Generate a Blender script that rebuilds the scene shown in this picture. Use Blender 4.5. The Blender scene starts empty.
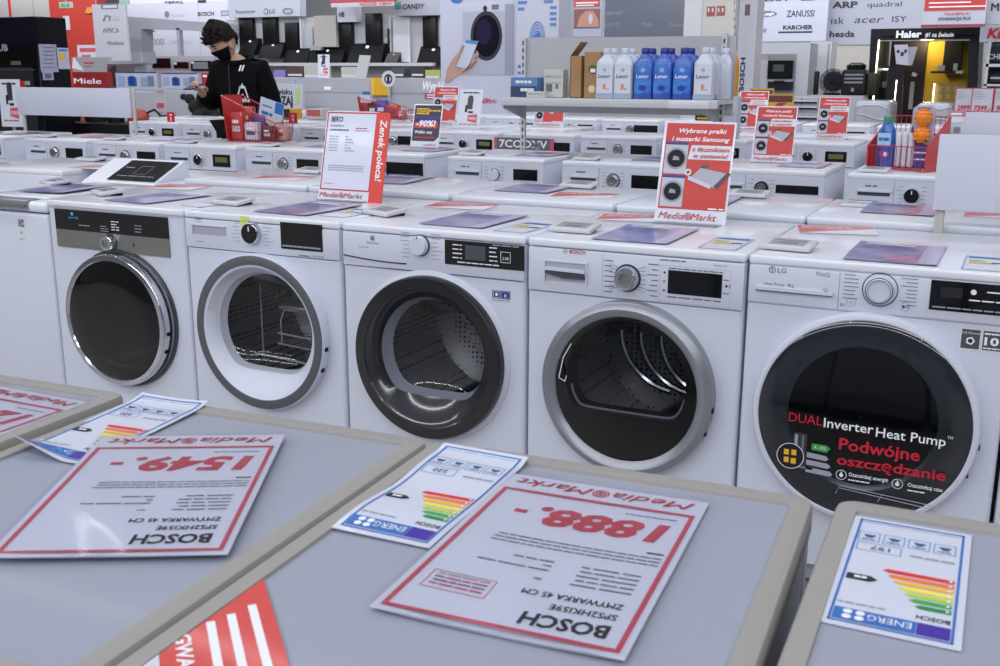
import bpy, bmesh, math, random
from mathutils import Matrix, Vector
random.seed(7)
PI = math.pi
SC = bpy.context.scene
COL = SC.collection

# ------------------------------------------------------------ camera data (surveyed from the washer row)
CAM = Vector((3.0109, -2.551, 1.2832)); YAW, PITCH, ROLL, FPX = -0.4624, 0.2438, 0.0031, 1053.05
def cam_axes():
    cy, sy, cp, sp, cr, sr = math.cos(YAW), math.sin(YAW), math.cos(PITCH), math.sin(PITCH), math.cos(ROLL), math.sin(ROLL)
    f = Vector((sy*cp, cy*cp, -sp)); r = Vector((cy, -sy, 0)); u = r.cross(f)
    return r*cr+u*sr, -r*sr+u*cr, f
AX = cam_axes()
def at(u, v, Y=None, z=None):
    """a point measured in the photograph, on the upright plane at depth Y or on the level z"""
    d = AX[0]*((u-500)/FPX) + AX[1]*((333-v)/FPX) + AX[2]
    t = (z-CAM.z)/d.z if z is not None else (Y-CAM.y)/d.y
    return CAM + d*t

# ------------------------------------------------------------ materials
def lin(c): return c/12.92 if c <= .04045 else ((c+.055)/1.055)**2.4
def hexc(h): return tuple(lin(int(h[i:i+2], 16)/255) for i in (0, 2, 4))
_M = {}
def mat(name, h, rough=.5, metal=0., coat=0., emit=0., alpha=1., noise=0., scale=8., h2=None, spec=.5):
    if name in _M: return _M[name]
    m = bpy.data.materials.new(name); m.use_nodes = True
    nt = m.node_tree; b = nt.nodes['Principled BSDF']
    c = (*hexc(h), 1)
    b.inputs['Base Color'].default_value = c
    b.inputs['Roughness'].default_value = rough
    b.inputs['Metallic'].default_value = metal; b.inputs['Specular IOR Level'].default_value = spec
    b.inputs['Coat Weight'].default_value = coat
    b.inputs['Coat Roughness'].default_value = .08
    b.inputs['Alpha'].default_value = alpha
    if emit:
        b.inputs['Emission Color'].default_value = c; b.inputs['Emission Strength'].default_value = emit
    if noise or h2:
        tc = nt.nodes.new('ShaderNodeTexCoord'); n = nt.nodes.new('ShaderNodeTexNoise'); r = nt.nodes.new('ShaderNodeValToRGB')
        n.inputs['Scale'].default_value = scale; n.inputs['Detail'].default_value = 3
        nt.links.new(tc.outputs['Object'], n.inputs['Vector']); nt.links.new(n.outputs['Fac'], r.inputs['Fac'])
        if h2: c2 = (*hexc(h2), 1)
        else: c2 = tuple(max(0, x*(1-noise)) for x in c[:3])+(1,)
        r.color_ramp.elements[0].color = c; r.color_ramp.elements[1].color = c2
        r.color_ramp.elements[0].position = .42 if h2 else .3; r.color_ramp.elements[1].position = .6 if h2 else .8
        nt.links.new(r.outputs['Color'], b.inputs['Base Color'])
    _M[name] = m; return m
def glassm(name, h, refl=1.0, rough=.02):
    """thin pane: tinted see-through plus mirror reflection by Fresnel"""
    if name in _M: return _M[name]
    m = bpy.data.materials.new(name); m.use_nodes = True; nt = m.node_tree; nt.nodes.clear()
    o = nt.nodes.new('ShaderNodeOutputMaterial'); t = nt.nodes.new('ShaderNodeBsdfTransparent'); g = nt.nodes.new('ShaderNodeBsdfGlossy')
    x = nt.nodes.new('ShaderNodeMixShader'); fr = nt.nodes.new('ShaderNodeFresnel'); mu = nt.nodes.new('ShaderNodeMath')
    fr.inputs['IOR'].default_value = 1.5; mu.operation = 'MULTIPLY'; mu.inputs[1].default_value = refl
    t.inputs['Color'].default_value = (*hexc(h), 1); g.inputs['Roughness'].default_value = rough
    nt.links.new(fr.outputs[0], mu.inputs[0]); nt.links.new(mu.outputs[0], x.inputs[0]); nt.links.new(t.outputs[0], x.inputs[1])
    nt.links.new(g.outputs[0], x.inputs[2]); nt.links.new(x.outputs[0], o.inputs['Surface'])
    _M[name] = m; return m
def drumm():
    """steel with rows of punched holes"""
    if 'drum' in _M: return _M['drum']
    m = mat('drum', 'a9a9ae', .34, .9); nt = m.node_tree; b = nt.nodes['Principled BSDF']
    tc = nt.nodes.new('ShaderNodeTexCoord'); v = nt.nodes.new('ShaderNodeTexVoronoi'); r = nt.nodes.new('ShaderNodeValToRGB')
    v.inputs['Scale'].default_value = 62; v.inputs['Randomness'].default_value = .15
    r.color_ramp.elements[0].position = .26; r.color_ramp.elements[1].position = .33
    r.color_ramp.elements[0].color = (.01, .01, .012, 1); r.color_ramp.elements[1].color = (.42, .42, .44, 1)
    nt.links.new(tc.outputs['Object'], v.inputs['Vector']); nt.links.new(v.outputs['Distance'], r.inputs['Fac']); nt.links.new(r.outputs['Color'], b.inputs['Base Color'])
    return m
W = mat('white_enamel', 'cfd3e1', .32, coat=.2)
WT = mat('white_top', 'e2e5ee', .24, coat=.4)
WP = mat('white_plastic', 'cdd1df', .38)
WS = mat('white_side', 'ced1dd', .45)
SEAM = mat('seam_dark', '3a3c48', .6)
GREYP = mat('grey_plastic', '8f939f', .45)
LG_ = mat('light_grey', 'b7bac4', .5)
BLK = mat('black_gloss', '09090c', .08, coat=.1)
BLKM = mat('black_matt', '0e0e11', .55, spec=.25)
DKG = mat('dark_grey', '33343a', .35, coat=.3)
CHR = mat('chrome', 'c9ccd2', .12, 1.)
STL = mat('brushed_steel', '8f918b', .3, .7)
SILV = mat('silver_plastic', '94979f', .32, .55)
INK = mat('ink_black', '1b1c22', .5)
INKG = mat('ink_grey', '6a6d78', .5)
INKL = mat('ink_lightgrey', '9a9dab', .5)
INKW = mat('ink_white', 'eceef4', .5)
RED = mat('red_print', 'c4262a', .4)
REDT = mat('red_text', 'b81d2c', .45)
PINKR = mat('faded_red', 'c4566a', .4)
PAPER = mat('paper_white', 'cfd4e4', .35, coat=.3)
PAPER2 = mat('paper_plain', 'd9dae2', .6)
BLUE = mat('blue_print', '2f6bb8', .4)
NAVY = mat('navy_print', '33307e', .4)
YEL = mat('yellow_print', 'e8b52a', .45)
ORG = mat('orange_print', 'e87a2c', .45)
GRN = mat('green_print', '3a9a4a', .45)
LGRN = mat('lime_print', 'a9c646', .45)
CLEAR = glassm('clear_pane', 'f4f5f7', .9)
SMOKE = glassm('smoked_pane', 'd0d1d6', .7)
DSMOKE = glassm('dark_pane', '4a4b52', .8)
DRUM = drumm()

# ------------------------------------------------------------ mesh builder
FRONT = Matrix(((1, 0, 0, 0), (0, 0, -1, 0), (0, 1, 0, 0), (0, 0, 0, 1)))   # u right, v up, w towards the viewer
def T(x=0, y=0, z=0): return Matrix.Translation((x, y, z))
def RZ(a): return Matrix.Rotation(a, 4, 'Z')
def RX(a): return Matrix.Rotation(a, 4, 'X')
def RY(a): return Matrix.Rotation(a, 4, 'Y')
_tc = {}
def tmesh(s, bold, shear):
    k = (s, bold, shear)
    if k not in _tc:
        cu = bpy.data.curves.new('t', 'FONT'); cu.body = s; cu.size = 1; cu.offset = 0 if 'M' in s else bold
        cu.resolution_u = 2; cu.dimensions = '2D'; cu.fill_mode = 'BOTH'
        ob = bpy.data.objects.new('t', cu); me = bpy.data.meshes.new_from_object(ob)
        vs = [tuple(v.co) for v in me.vertices]; fs = [tuple(p.vertices) for p in me.polygons]
        bpy.data.objects.remove(ob); bpy.data.meshes.remove(me); bpy.data.curves.remove(cu)
        vs = [(x+shear*y, y, z) for x, y, z in vs]
        if not vs: vs = [(0, 0, 0)]; fs = []
        x0 = min(v[0] for v in vs); x1 = max(v[0] for v in vs)
        _tc[k] = (vs, fs, x0, x1)
    return _tc[k]
class B:
    def __init__(s, M=None, warp=None):
        s.v = []; s.f = []; s.fm = []; s.fs = []; s.mats = []; s.M = M or Matrix(); s.warp = warp; s.any = False
    def mi(s, m):
        if m not in s.mats: s.mats.append(m)
        return s.mats.index(m)
    def add(s, vs, fs, m, smooth=False):
        o = len(s.v)
        for v in vs:
            v = Vector(v)
            if s.warp: v = Vector(s.warp(v))
            s.v.append(tuple(s.M @ v))
        k = s.mi(m)
        for f in fs: s.f.append(tuple(i+o for i in f)); s.fm.append(k); s.fs.append(smooth)
        if smooth: s.any = True
        return s
    def box(s, x0, x1, y0, y1, z0, z1, m):
        v = [(x, y, z) for z in (z0, z1) for y in (y0, y1) for x in (x0, x1)]
        return s.add(v, [(0, 2, 3, 1), (4, 5, 7, 6), (0, 1, 5, 4), (2, 6, 7, 3), (0, 4, 6, 2), (1, 3, 7, 5)], m)
    def rbox(s, x0, x1, y0, y1, z0, z1, m, r=.005, seg=2):
        bm = bmesh.new(); bmesh.ops.create_cube(bm, size=1)
        for v in bm.verts: v.co = Vector(((x0+x1)/2+v.co.x*(x1-x0), (y0+y1)/2+v.co.y*(y1-y0), (z0+z1)/2+v.co.z*(z1-z0)))
        r = min(r, .49*min(x1-x0, y1-y0, z1-z0))
        bmesh.ops.bevel(bm, geom=bm.edges[:], offset=r, segments=seg, affect='EDGES', profile=.5)
        bm.verts.index_update()
        s.add([v.co.copy() for v in bm.verts], [tuple(v.index for v in f.verts) for f in bm.faces], m, True); bm.free(); return s
    def loft(s, loops, m, closed=True, smooth=True, cap0=False, cap1=False):
        n = len(loops[0]); vs = [p for l in loops for p in l]; fs = []
        for i in range(len(loops)-1):
            for j in range(n if closed else n-1):
                k = (j+1) % n; fs.append((i*n+j, i*n+k, (i+1)*n+k, (i+1)*n+j))
        if cap0: fs.append(tuple(range(n-1, -1, -1)))
        if cap1: fs.append(tuple((len(loops)-1)*n+j for j in range(n)))
        return s.add(vs, fs, m, smooth)
    def lathe(s, cu, cv, prof, m, n=48, cap0=False, cap1=False, smooth=True):
        return s.loft([[(cu+r*math.cos(2*PI*j/n), cv+r*math.sin(2*PI*j/n), w) for j in range(n)] for r, w in prof], m, True, smooth, cap0, cap1)
    def disc(s, cu, cv, r, w0, w1, m, n=32): return s.lathe(cu, cv, [(r, w0), (r, w1)], m, n, True, True)
    def prism(s, pts, w0, w1, m):
        n = len(pts); vs = [(x, y, w0) for x, y in pts]+[(x, y, w1) for x, y in pts]
        fs = [tuple(range(n-1, -1, -1)), tuple(range(n, 2*n))]+[(i, (i+1) % n, n+(i+1) % n, n+i) for i in range(n)]
        return s.add(vs, fs, m)
    def flat(s, pts, w, m): return s.add([(x, y, w) for x, y in pts], [tuple(range(len(pts)))], m)
    def quad(s, u0, u1, v0, v1, w, m): return s.flat([(u0, v0), (u1, v0), (u1, v1), (u0, v1)], w, m)
    def fdisc(s, cu, cv, r, w, m, n=24, ry=None): return s.flat([(cu+r*math.cos(2*PI*j/n), cv+(ry or r)*math.sin(2*PI*j/n)) for j in range(n)], w, m)
    def ring(s, cu, cv, r0, r1, w, m, n=36): return s.lathe(cu, cv, [(r0, w), (r1, w)], m, n, smooth=False)
    def frame(s, u0, u1, v0, v1, t, w, m):
        s.quad(u0, u1, v0, v0+t, w, m); s.quad(u0, u1, v1-t, v1, w, m); s.quad(u0, u0+t, v0+t, v1-t, w, m); return s.quad(u1-t, u1, v0+t, v1-t, w, m)
    def grid(s, u0, u1, v0, v1, w, m, nu, nv):
        vs = [(u0+(u1-u0)*i/nu, v0+(v1-v0)*j/nv, w) for j in range(nv+1) for i in range(nu+1)]
        fs = [(j*(nu+1)+i, j*(nu+1)+i+1, (j+1)*(nu+1)+i+1, (j+1)*(nu+1)+i) for j in range(nv) for i in range(nu)]
        return s.add(vs, fs, m, True)
    def text(s, t, u, v, h, m, w=.0006, al='L', width=None, bold=0., shear=0., vert=False, depth=0.):
        vs, fs, x0, x1 = tmesh(t, bold, shear); k = h/.7; sx = k
        if width: sx = width/max(1e-6, x1-x0)
        L = (x1-x0)*sx; off = {'L': 0, 'C': -L/2, 'R': -L}[al]
        if vert: P = [(u-y*k, v+off+(x-x0)*sx, w) for x, y, z in vs]
        else: P = [(u+off+(x-x0)*sx, v+y*k, w) for x, y, z in vs]
        s.add(P, fs, m)
        if bold and 'M' in t and not vert:          # the wide letter does not take an outline offset: thicken by a second strike
            for q in (-1, 1): s.add([(a+q*bold*k*.8, b, c+.00005*(q+2)) for a, b, c in P], fs, m)
        if depth: s.add([(a, b, c+depth) for a, b, c in P], fs, m)
        return s
    def lines(s, u0, u1, v, h, m, w=.0006, words=6, rnd=None):
        """fine print: a row of short dashes"""
        R = rnd or random; x = u0; a = (u1-u0)/words
        while x < u1-.2*a:
            l = a*R.uniform(.45, 1.15); l = min(l, u1-x); s.quad(x, x+l, v, v+h, w, m); x += l+a*.12
        return s
    def tube(s, pts, r, m, n=6, closed=False):
        pts = [Vector(p) for p in pts]; N = len(pts); loops = []
        for i, p in enumerate(pts):
            a = pts[i-1] if (i or closed) else p; b = pts[(i+1) % N] if (i < N-1 or closed) else p
            d = (b-a).normalized() if (b-a).length > 1e-9 else Vector((0, 0, 1))
            e = d.cross(Vector((0, 0, 1)) if abs(d.z) < .9 else Vector((1, 0, 0))).normalized(); g = d.cross(e)
            loops.append([tuple(p+e*(r*math.cos(2*PI*j/n))+g*(r*math.sin(2*PI*j/n))) for j in range(n)])
        if closed: loops.append(loops[0])
        return s.loft(loops, m, cap0=not closed, cap1=not closed)
    def sphere(s, c, r, m, n=12, sc=(1, 1, 1)):
        L = [[(c[0]+sc[0]*r*math.sin(PI*i/(n//2+1))*math.cos(2*PI*j/n), c[1]+sc[1]*r*math.sin(PI*i/(n//2+1))*math.sin(2*PI*j/n), c[2]+sc[2]*r*math.cos(PI*i/(n//2+1))) for j in range(n)] for i in range(1, n//2+1)]
        return s.loft(L, m, cap0=True, cap1=True)
    def obj(s, name, parent=None, **kw):
        me = bpy.data.meshes.new(name); me.from_pydata(s.v, [], s.f)
        for m in s.mats: me.materials.append(m)
        me.polygons.foreach_set('material_index', s.fm); me.polygons.foreach_set('use_smooth', s.fs)
        if s.any: me.set_sharp_from_angle(angle=math.radians(38))
        me.update()
        o = bpy.data.objects.new(name, me); COL.objects.link(o)
        if parent is not None: o.parent = parent
        for k, val in kw.items(): o[k] = val
        return o
def place(o, loc=(0, 0, 0), rz=0, rx=0, ry=0): o.location = loc; o.rotation_euler = (rx, ry, rz); return o
def thing(name, label, cat, loc=(0, 0, 0), rz=0, group=None):
    o = bpy.data.objects.new(name, None); COL.objects.link(o); o.empty_display_size = .05
    o.location = loc; o.rotation_euler = (0, 0, rz); o['label'] = label; o['category'] = cat
    if group: o['group'] = group
    return o
def single(b, name, label, cat, loc=(0, 0, 0), rz=0, rx=0, group=None):
    o = b.obj(name); place(o, loc, rz, rx); o['label'] = label; o['category'] = cat
    if group: o['group'] = group
    return o
def struct(b, name, loc=(0, 0, 0)):
    o = b.obj(name); o.location = loc; o['kind'] = 'structure'; return o
def dup(o, loc=None, rz=None, label=None, group=None, parent=None):
    c = o.copy(); COL.objects.link(c)
    if parent is not None: c.parent = parent
    if loc is not None: c.location = loc
    if rz is not None: c.rotation_euler = (c.rotation_euler.x, c.rotation_euler.y, rz)
    if label: c['label'] = label
    if group: c['group'] = group
    for ch in list(o.children): dup(ch, parent=c)
    return c
def retag(o, label, group=None):
    o['label'] = label
    if group: o['group'] = group
    return o
def logo(b, u, v, h, m, width, w=.0006):
    """the shop's script wordmark with its round swirl in the middle"""
    a = width*.44
    b.text('Media', u, v, h, m, w, width=a, bold=.004, shear=.3)
    b.text('Markt', u+width-a, v, h, m, w, width=a, bold=.004, shear=.3)
    c = u+width/2+h*.1
    for r in (.55, .34, .14): b.ring(c, v+h*.5, h*r, h*(r-.1), w, m, 18)
POWER, AMB, EXPO = .80, .15, 0.0
# ============================================================ front row machines
def dwin(cx, cz, r, zc, w, n=64, rx=None):
    """round window flattened along the bottom at height zc"""
    out = []
    for j in range(n):
        a = 2*PI*j/n; x = cx+(rx or r)*math.cos(a); z = cz+r*math.sin(a)
        k = .012; d = (z-zc)/k
        z2 = zc+k*(d if d > 20 else math.log1p(math.exp(max(-50, d))))
        out.append((x, z2, w))
    return out
def circ(cx, cz, r, w, n=64): return [(cx+r*math.cos(2*PI*j/n), cz+r*math.sin(2*PI*j/n), w) for j in range(n)]
def cabinet(root, Wd, H, D, zp, hole=None, m=W, top=True, topover=.0):
    """body shell (hollow where a see-through door opens into it), worktop, kick strip and feet"""
    b = B(); r = .012; k = 5
    def ring(z):
        P = []
        for (cx, cy, a0) in ((Wd-r, D-r, 0), (r, D-r, 90)):
            for i in range(k+1): a = math.radians(a0+90*i/k); P.append((cx+r*math.cos(a), cy+r*math.sin(a), z))
        for i in range(k+1): a = math.radians(180+90*i/k); P.append((r+r*math.cos(a), r+r*math.sin(a), z))
        for i in range(k+1): a = math.radians(270+90*i/k); P.append((Wd-r+r*math.cos(a), r+r*math.sin(a), z))
        return P
    h1 = H-.022
    if hole:
        L0, L1 = ring(.07), ring(h1)
        n = len(L0)
        keep = [i for i in range(n) if i != 3*(k+1)-1]           # leave the front face open
        b.add(L0+L1, [(i, (i+1) % n, n+(i+1) % n, n+i) for i in keep], m, True)
        b.add(L0, [tuple(range(n-1, -1, -1))], m)
        F = B(FRONT); N = 64; cx, cz, R = hole; O = []
        x0, x1, z0, z1 = r, Wd-r, .07, zp
        for j in range(N):
            a = 2*PI*j/N; dx, dz = math.cos(a), math.sin(a)
            t = min((x1-cx)/dx if dx > 1e-6 else ((x0-cx)/dx if dx < -1e-6 else 9), (z1-cz)/dz if dz > 1e-6 else ((z0-cz)/dz if dz < -1e-6 else 9))
            O.append([cx+dx*t, cz+dz*t, 0])
        for X in (x0, x1):
            for Z in (z0, z1):
                j = min(range(N), key=lambda q: (O[q][0]-X)**2+(O[q][1]-Z)**2); O[j] = [X, Z, 0]
        F.loft([O, circ(cx, cz, R, 0, N), circ(cx, cz, R, -.03, N)], m, smooth=False)
        o = len(b.v); kk = b.mi(m)
        b.v += F.v; b.f += [tuple(i+o for i in f) for f in F.f]; b.fm += [kk]*len(F.f); b.fs += [False]*len(F.f)
    else:
        b.loft([ring(.07), ring(h1)], m, cap0=True, cap1=True)
    b.obj('body', root)
    t = B(); t.rbox(-.0, Wd, -.003, D, h1, H, WT, .006, 3); t.obj('top_panel', root)
    f = B(); f.box(.02, Wd-.02, .02, D-.02, .02, .07, GREYP); f.obj('plinth', root)
    for x in (.06, Wd-.06):
        for y in (.06, D-.06):
            q = B(T(x, y, 0)); q.lathe(0, 0, [(.022, 0), (.022, .012), (.012, .016), (.012, .03)], BLKM, 14, True, True); q.obj('foot', root)
def knob(root, u, v, r, style, w0=.004, label=None):
    b = B(FRONT)
    if style == 'chrome':
        b.lathe(u, v, [(r*1.1, w0), (r*1.08, w0+.006), (r, w0+.02), (r*.9, w0+.024), (r*.55, w0+.024)], CHR, 36)
        b.ring(u, v, r*1.22, r*1.08, w0+.0006, DKG, 36)
        b.lathe(u, v, [(r*.86, w0+.0245), (r*.5, w0+.021), (.0001, w0+.021)], STL, 36)
    elif style == 'black':
        b.lathe(u, v, [(r*1.12, w0), (r*1.1, w0+.016), (r, w0+.02), (r*.98, w0+.018)], CHR, 36)
        b.lathe(u, v, [(r*.98, w0+.018), (r*.9, w0+.021), (.0001, w0+.021)], BLK, 36)
        b.quad(u-r*.07, u+r*.07, v+r*.25, v+r*.75, w0+.0216, INKW)
    elif style == 'white':
        b.lathe(u, v, [(r*1.08, w0), (r*1.06, w0+.006), (r, w0+.006)], DKG, 36)
        b.lathe(u, v, [(r, w0), (r*.97, w0+.018), (r*.88, w0+.022), (.0001, w0+.022)], WP, 36)
        b.quad(u-r*.05, u+r*.05, v+r*.72, v+r*1.0, w0+.0226, INK)
    elif style == 'ring':
        b.lathe(u, v, [(r*1.12, w0+.001), (r*1.06, w0+.001)], DKG, 40, smooth=False)
        b.lathe(u, v, [(r*.86, w0), (r*.84, w0+.018), (r*.74, w0+.022), (r*.7, w0+.018), (.0001, w0+.018)], WP, 40)
        b.ring(u, v, r*.86, r*.8, w0+.0195, DKG, 40); b.ring(u, v, r*.72, r*.68, w0+.0225, GREYP, 40)
    elif style == 'turbine':
        b.lathe(u, v, [(r*1.1, w0), (r*1.05, w0+.012), (r*.8, w0+.012)], BLK, 32)
        b.lathe(u, v, [(r*.8, w0), (r*.8, w0+.018), (.0001, w0+.02)], STL, 32)
        for j in range(8):
            a = 2*PI*j/8; b.flat([(u+r*.1*math.cos(a+.3), v+r*.1*math.sin(a+.3)), (u+r*.76*math.cos(a), v+r*.76*math.sin(a)), (u+r*.76*math.cos(a+.3), v+r*.76*math.sin(a+.3))], w0+.0215, BLKM)
    return b.obj('program_knob', root)
def programs(b, u0, u1, v0, v1, n, al, m=INKL, w=.0046):
    R = random.Random(int(u0*1000)+n)
    for i in range(n):
        v = v1-(v1-v0)*i/(n-1); L = (u1-u0)*R.uniform(.55, 1); h = (v1-v0)/n*.24
        if al == 'R': b.quad(u1-L, u1, v, v+h, w, m)
        else: b.quad(u0, u0+L, v, v+h, w, m)
def panel(root, Wd, H, z0, m=WP, proud=.004):
    b = B(FRONT); b.rbox(.002, Wd-.002, z0+.002, H-.024, -.05, proud, m, .004, 2); return b
def tumbler(root, cx, cz, R=.225, style='steel'):
    """the drum behind the glass, with its paddles"""
    b = B(FRONT)
    b.lathe(cx, cz, [(R*.84, -.03), (R*.9, -.05), (R, -.09), (R, -.44)], DRUM, 48)
    b.lathe(cx, cz, [(R, -.44), (R*.6, -.455), (R*.55, -.44), (.001, -.44)], DRUM, 48)
    d = b.obj('drum', root)
    for a0 in (15, 135, 255):
        p = B(FRONT); L = []
        for i in range(9):
            w = -.10-.33*i/8; a = math.radians(a0+ i*4.5); rr = R*(.70 + .06*math.cos(PI*i/8))
            c, s_ = math.cos(a), math.sin(a); da = .17
            L.append([(cx+R*.99*math.cos(a-da), cz+R*.99*math.sin(a-da), w), (cx+rr*math.cos(a-.05), cz+rr*math.sin(a-.05), w), (cx+rr*math.cos(a+.05), cz+rr*math.sin(a+.05), w), (cx+R*.99*math.cos(a+da), cz+R*.99*math.sin(a+da), w)])
        p.loft(L, CHR, closed=False); p.obj('drum_paddle', root)
    g = B(FRONT); g.loft([circ(cx, cz, R*.84, -.03), circ(cx, cz, R*.80, -.012), circ(cx, cz, R*.84, 0)], LG_); g.obj('door_seal', root)
def hinge_marks(b, cx, cz, R, w):
    for a in (-6, -22):
        x = cx+R*math.cos(math.radians(a)); z = cz+R*math.sin(math.radians(a)); b.box(x-.004, x+.003, z-.006, z+.006, w-.02, w-.006, BLKM)

# ---- 1: steel-banded panel, chrome porthole
def machine_steel():
    Wd, H, D = .613, .85, .60
    t = thing('washing_machine', 'white washer with a black and steel control band and a chrome-rimmed black porthole', 'washing machine', (-.006, 0, 0), group='machines of the front row')
    cabinet(t, Wd, H, D, .82)
    p = panel(t, Wd, H, .693+.13, m=WP, proud=.001)
    p.v.clear(); p.f.clear(); p.fm.clear(); p.fs.clear()
    p.box(.038, .548, .752, .822, 0, .006, BLK); p.box(.038, .548, .692, .752, 0, .006, STL)
    p.fdisc(.122, .808, .006, .0068, mat('cyan_mark', '4fb3dd', .4), 12); p.text('grundig', .105, .793, .007, mat('cyan_mark', '4fb3dd'), .0068, width=.045)
    p.lines(.15, .20, .77, .003, INKL, .0068, 2)
    for i in range(4): p.lines(.30, .335, .792-i*.009, .0028, INKW, .0068, 1)
    for i in range(3): p.lines(.405, .435, .785-i*.01, .0028, INKL, .0068, 1); p.lines(.25, .285, .774-i*.008, .0022, INKL, .0068, 1)
    for x in (.335, .352, .369, .386): p.quad(x, x+.0012, .698, .746, .0068, INKG)
    p.lines(.083, .135, .719, .0045, INKG, .0068, 1); p.quad(.392, .398, .716, .728, .0068, INK)
    p.obj('control_panel', t); knob(t, .290, .722, .026, 'chrome', .006)
    s = B(FRONT); s.quad(.004, Wd-.004, .8235, .8255, .0006, INKL); s.obj('seam', t)
    d = B(FRONT); cx, cz, R = .314, .462, .226
    d.lathe(cx+.010, cz+.003, [(R+.010, 0), (R+.010, .010), (R, .010)], DKG, 64)
    d.lathe(cx, cz, [(R, .0), (R, .040), (R-.004, .046), (R-.018, .048), (R-.022, .044)], CHR, 64)
    hinge_marks(d, cx, cz, R, .04)
    door = d.obj('door', t)
    g = B(FRONT); g.lathe(cx, cz, [(R-.022, .044), (R-.05, .052), (.12, .058), (.001, .060)], mat('porthole_black', '08080a', .05, coat=.1), 64)
    g.obj('door_glass', door)
    return t
# ---- 2: grey ring door on a white funnel
def machine_greyring():
    Wd, H, D = .598, .85, .60
    t = thing('tumble_dryer', 'white dryer with a dark grey door ring and a small yellow sticker', 'tumble dryer', (.613, 0, 0), group='machines of the front row')
    cx, cz = .301, .487
    cabinet(t, Wd, H, D, .732, (cx, cz, .20)); tumbler(t, cx, cz+.01, .235)
    p = panel(t, Wd, H, .732)
    p.text('beko', .047, .823, .010, INKG, .0046, width=.027, bold=.01); p.quad(.047, .072, .816, .8175, .0046, INKL)
    for a, bb in ((.192, .222), ): programs(p, a, bb, .765, .822, 6, 'R')
    programs(p, .315, .352, .760, .826, 7, 'L'); p.quad(.195, .1955, .762, .800, .0046, INKL)
    p.lines(.045, .075, .752, .004, INKL, .0046, 2); p.lines(.448, .49, .738, .004, INKG, .0046, 2); p.lines(.50, .54, .738, .006, INKL, .0046, 3)
    p.obj('control_panel', t)
    s = B(FRONT); s.quad(.228, .262, .8200, .8465, .0052, mat('lime_sticker', 'd3dc78', .5)); s.quad(.234, .256, .83, .833, .0056, INKL); s.obj('sticker', t)
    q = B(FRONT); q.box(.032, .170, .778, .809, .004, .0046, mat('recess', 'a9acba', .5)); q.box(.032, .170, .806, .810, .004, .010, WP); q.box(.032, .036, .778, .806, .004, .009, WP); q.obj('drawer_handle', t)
    knob(t, .276, .796, .030, 'black')
    dd = B(FRONT); dd.box(.384, .537, .757, .838, .003, .0065, BLK); dd.lines(.39, .53, .764, .005, INKL, .007, 9); dd.obj('display', t)
    R = .248; d = B(FRONT)
    d.lathe(cx, cz, [(R, 0), (R, .034), (R-.003, .038)], WP, 72)
    d.lathe(cx, cz, [(R-.003, .038), (R-.006, .040), (R-.030, .040), (R-.032, .038)], mat('charcoal_ring', '55565c', .4), 72)
    win = lambda w, k=1., z=0: dwin(cx-.004, cz+.006, .178*k, cz-.132*k+z, w)
    d.loft([circ(cx, cz, R-.032, .038), circ(cx, cz, R-.040, .034), win(.004, 1.06), win(-.004, 1.02)], WP)
    d.loft([win(-.004, 1.02), win(-.020, .985), win(-.028, .96)], LG_)
    hinge_marks(d, cx, cz, R, .034); door = d.obj('door', t)
    g = B(FRONT); g.loft([win(-.028, .96), win(-.05, .80), win(-.06, .4), win(-.06, .01)], CLEAR); g.obj('door_glass', door)
    k = B(FRONT); wr = .0028; WIRE = mat('wire_pale', 'c9ccd3', .35, .3)
    for v in (.42, .455): k.tube([(.27, v, -.10), (.42, v-.008, -.10), (.44, v-.008, -.36), (.28, v, -.36)], wr, WIRE, 6, True)
    k.tube([(.285, .42, -.10), (.285, .50, -.10), (.30, .535, -.10), (.40, .535, -.10), (.42, .50, -.10)], wr, WIRE)
    for i in range(7): k.tube([(.275+.024*i, .415, -.10), (.285+.024*i, .415, -.36)], .0022, WIRE)
    k.rbox(.28, .41, .535, .552, -.26, -.09, SILV, .008); k.tube([(.215, .38, -.09), (.215, .61, -.09)], .0025, WIRE); k.tube([(.19, .385, -.075), (.42, .372, -.075)], .0035, WIRE); k.obj('drying_rack', t)
    return t
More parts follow.
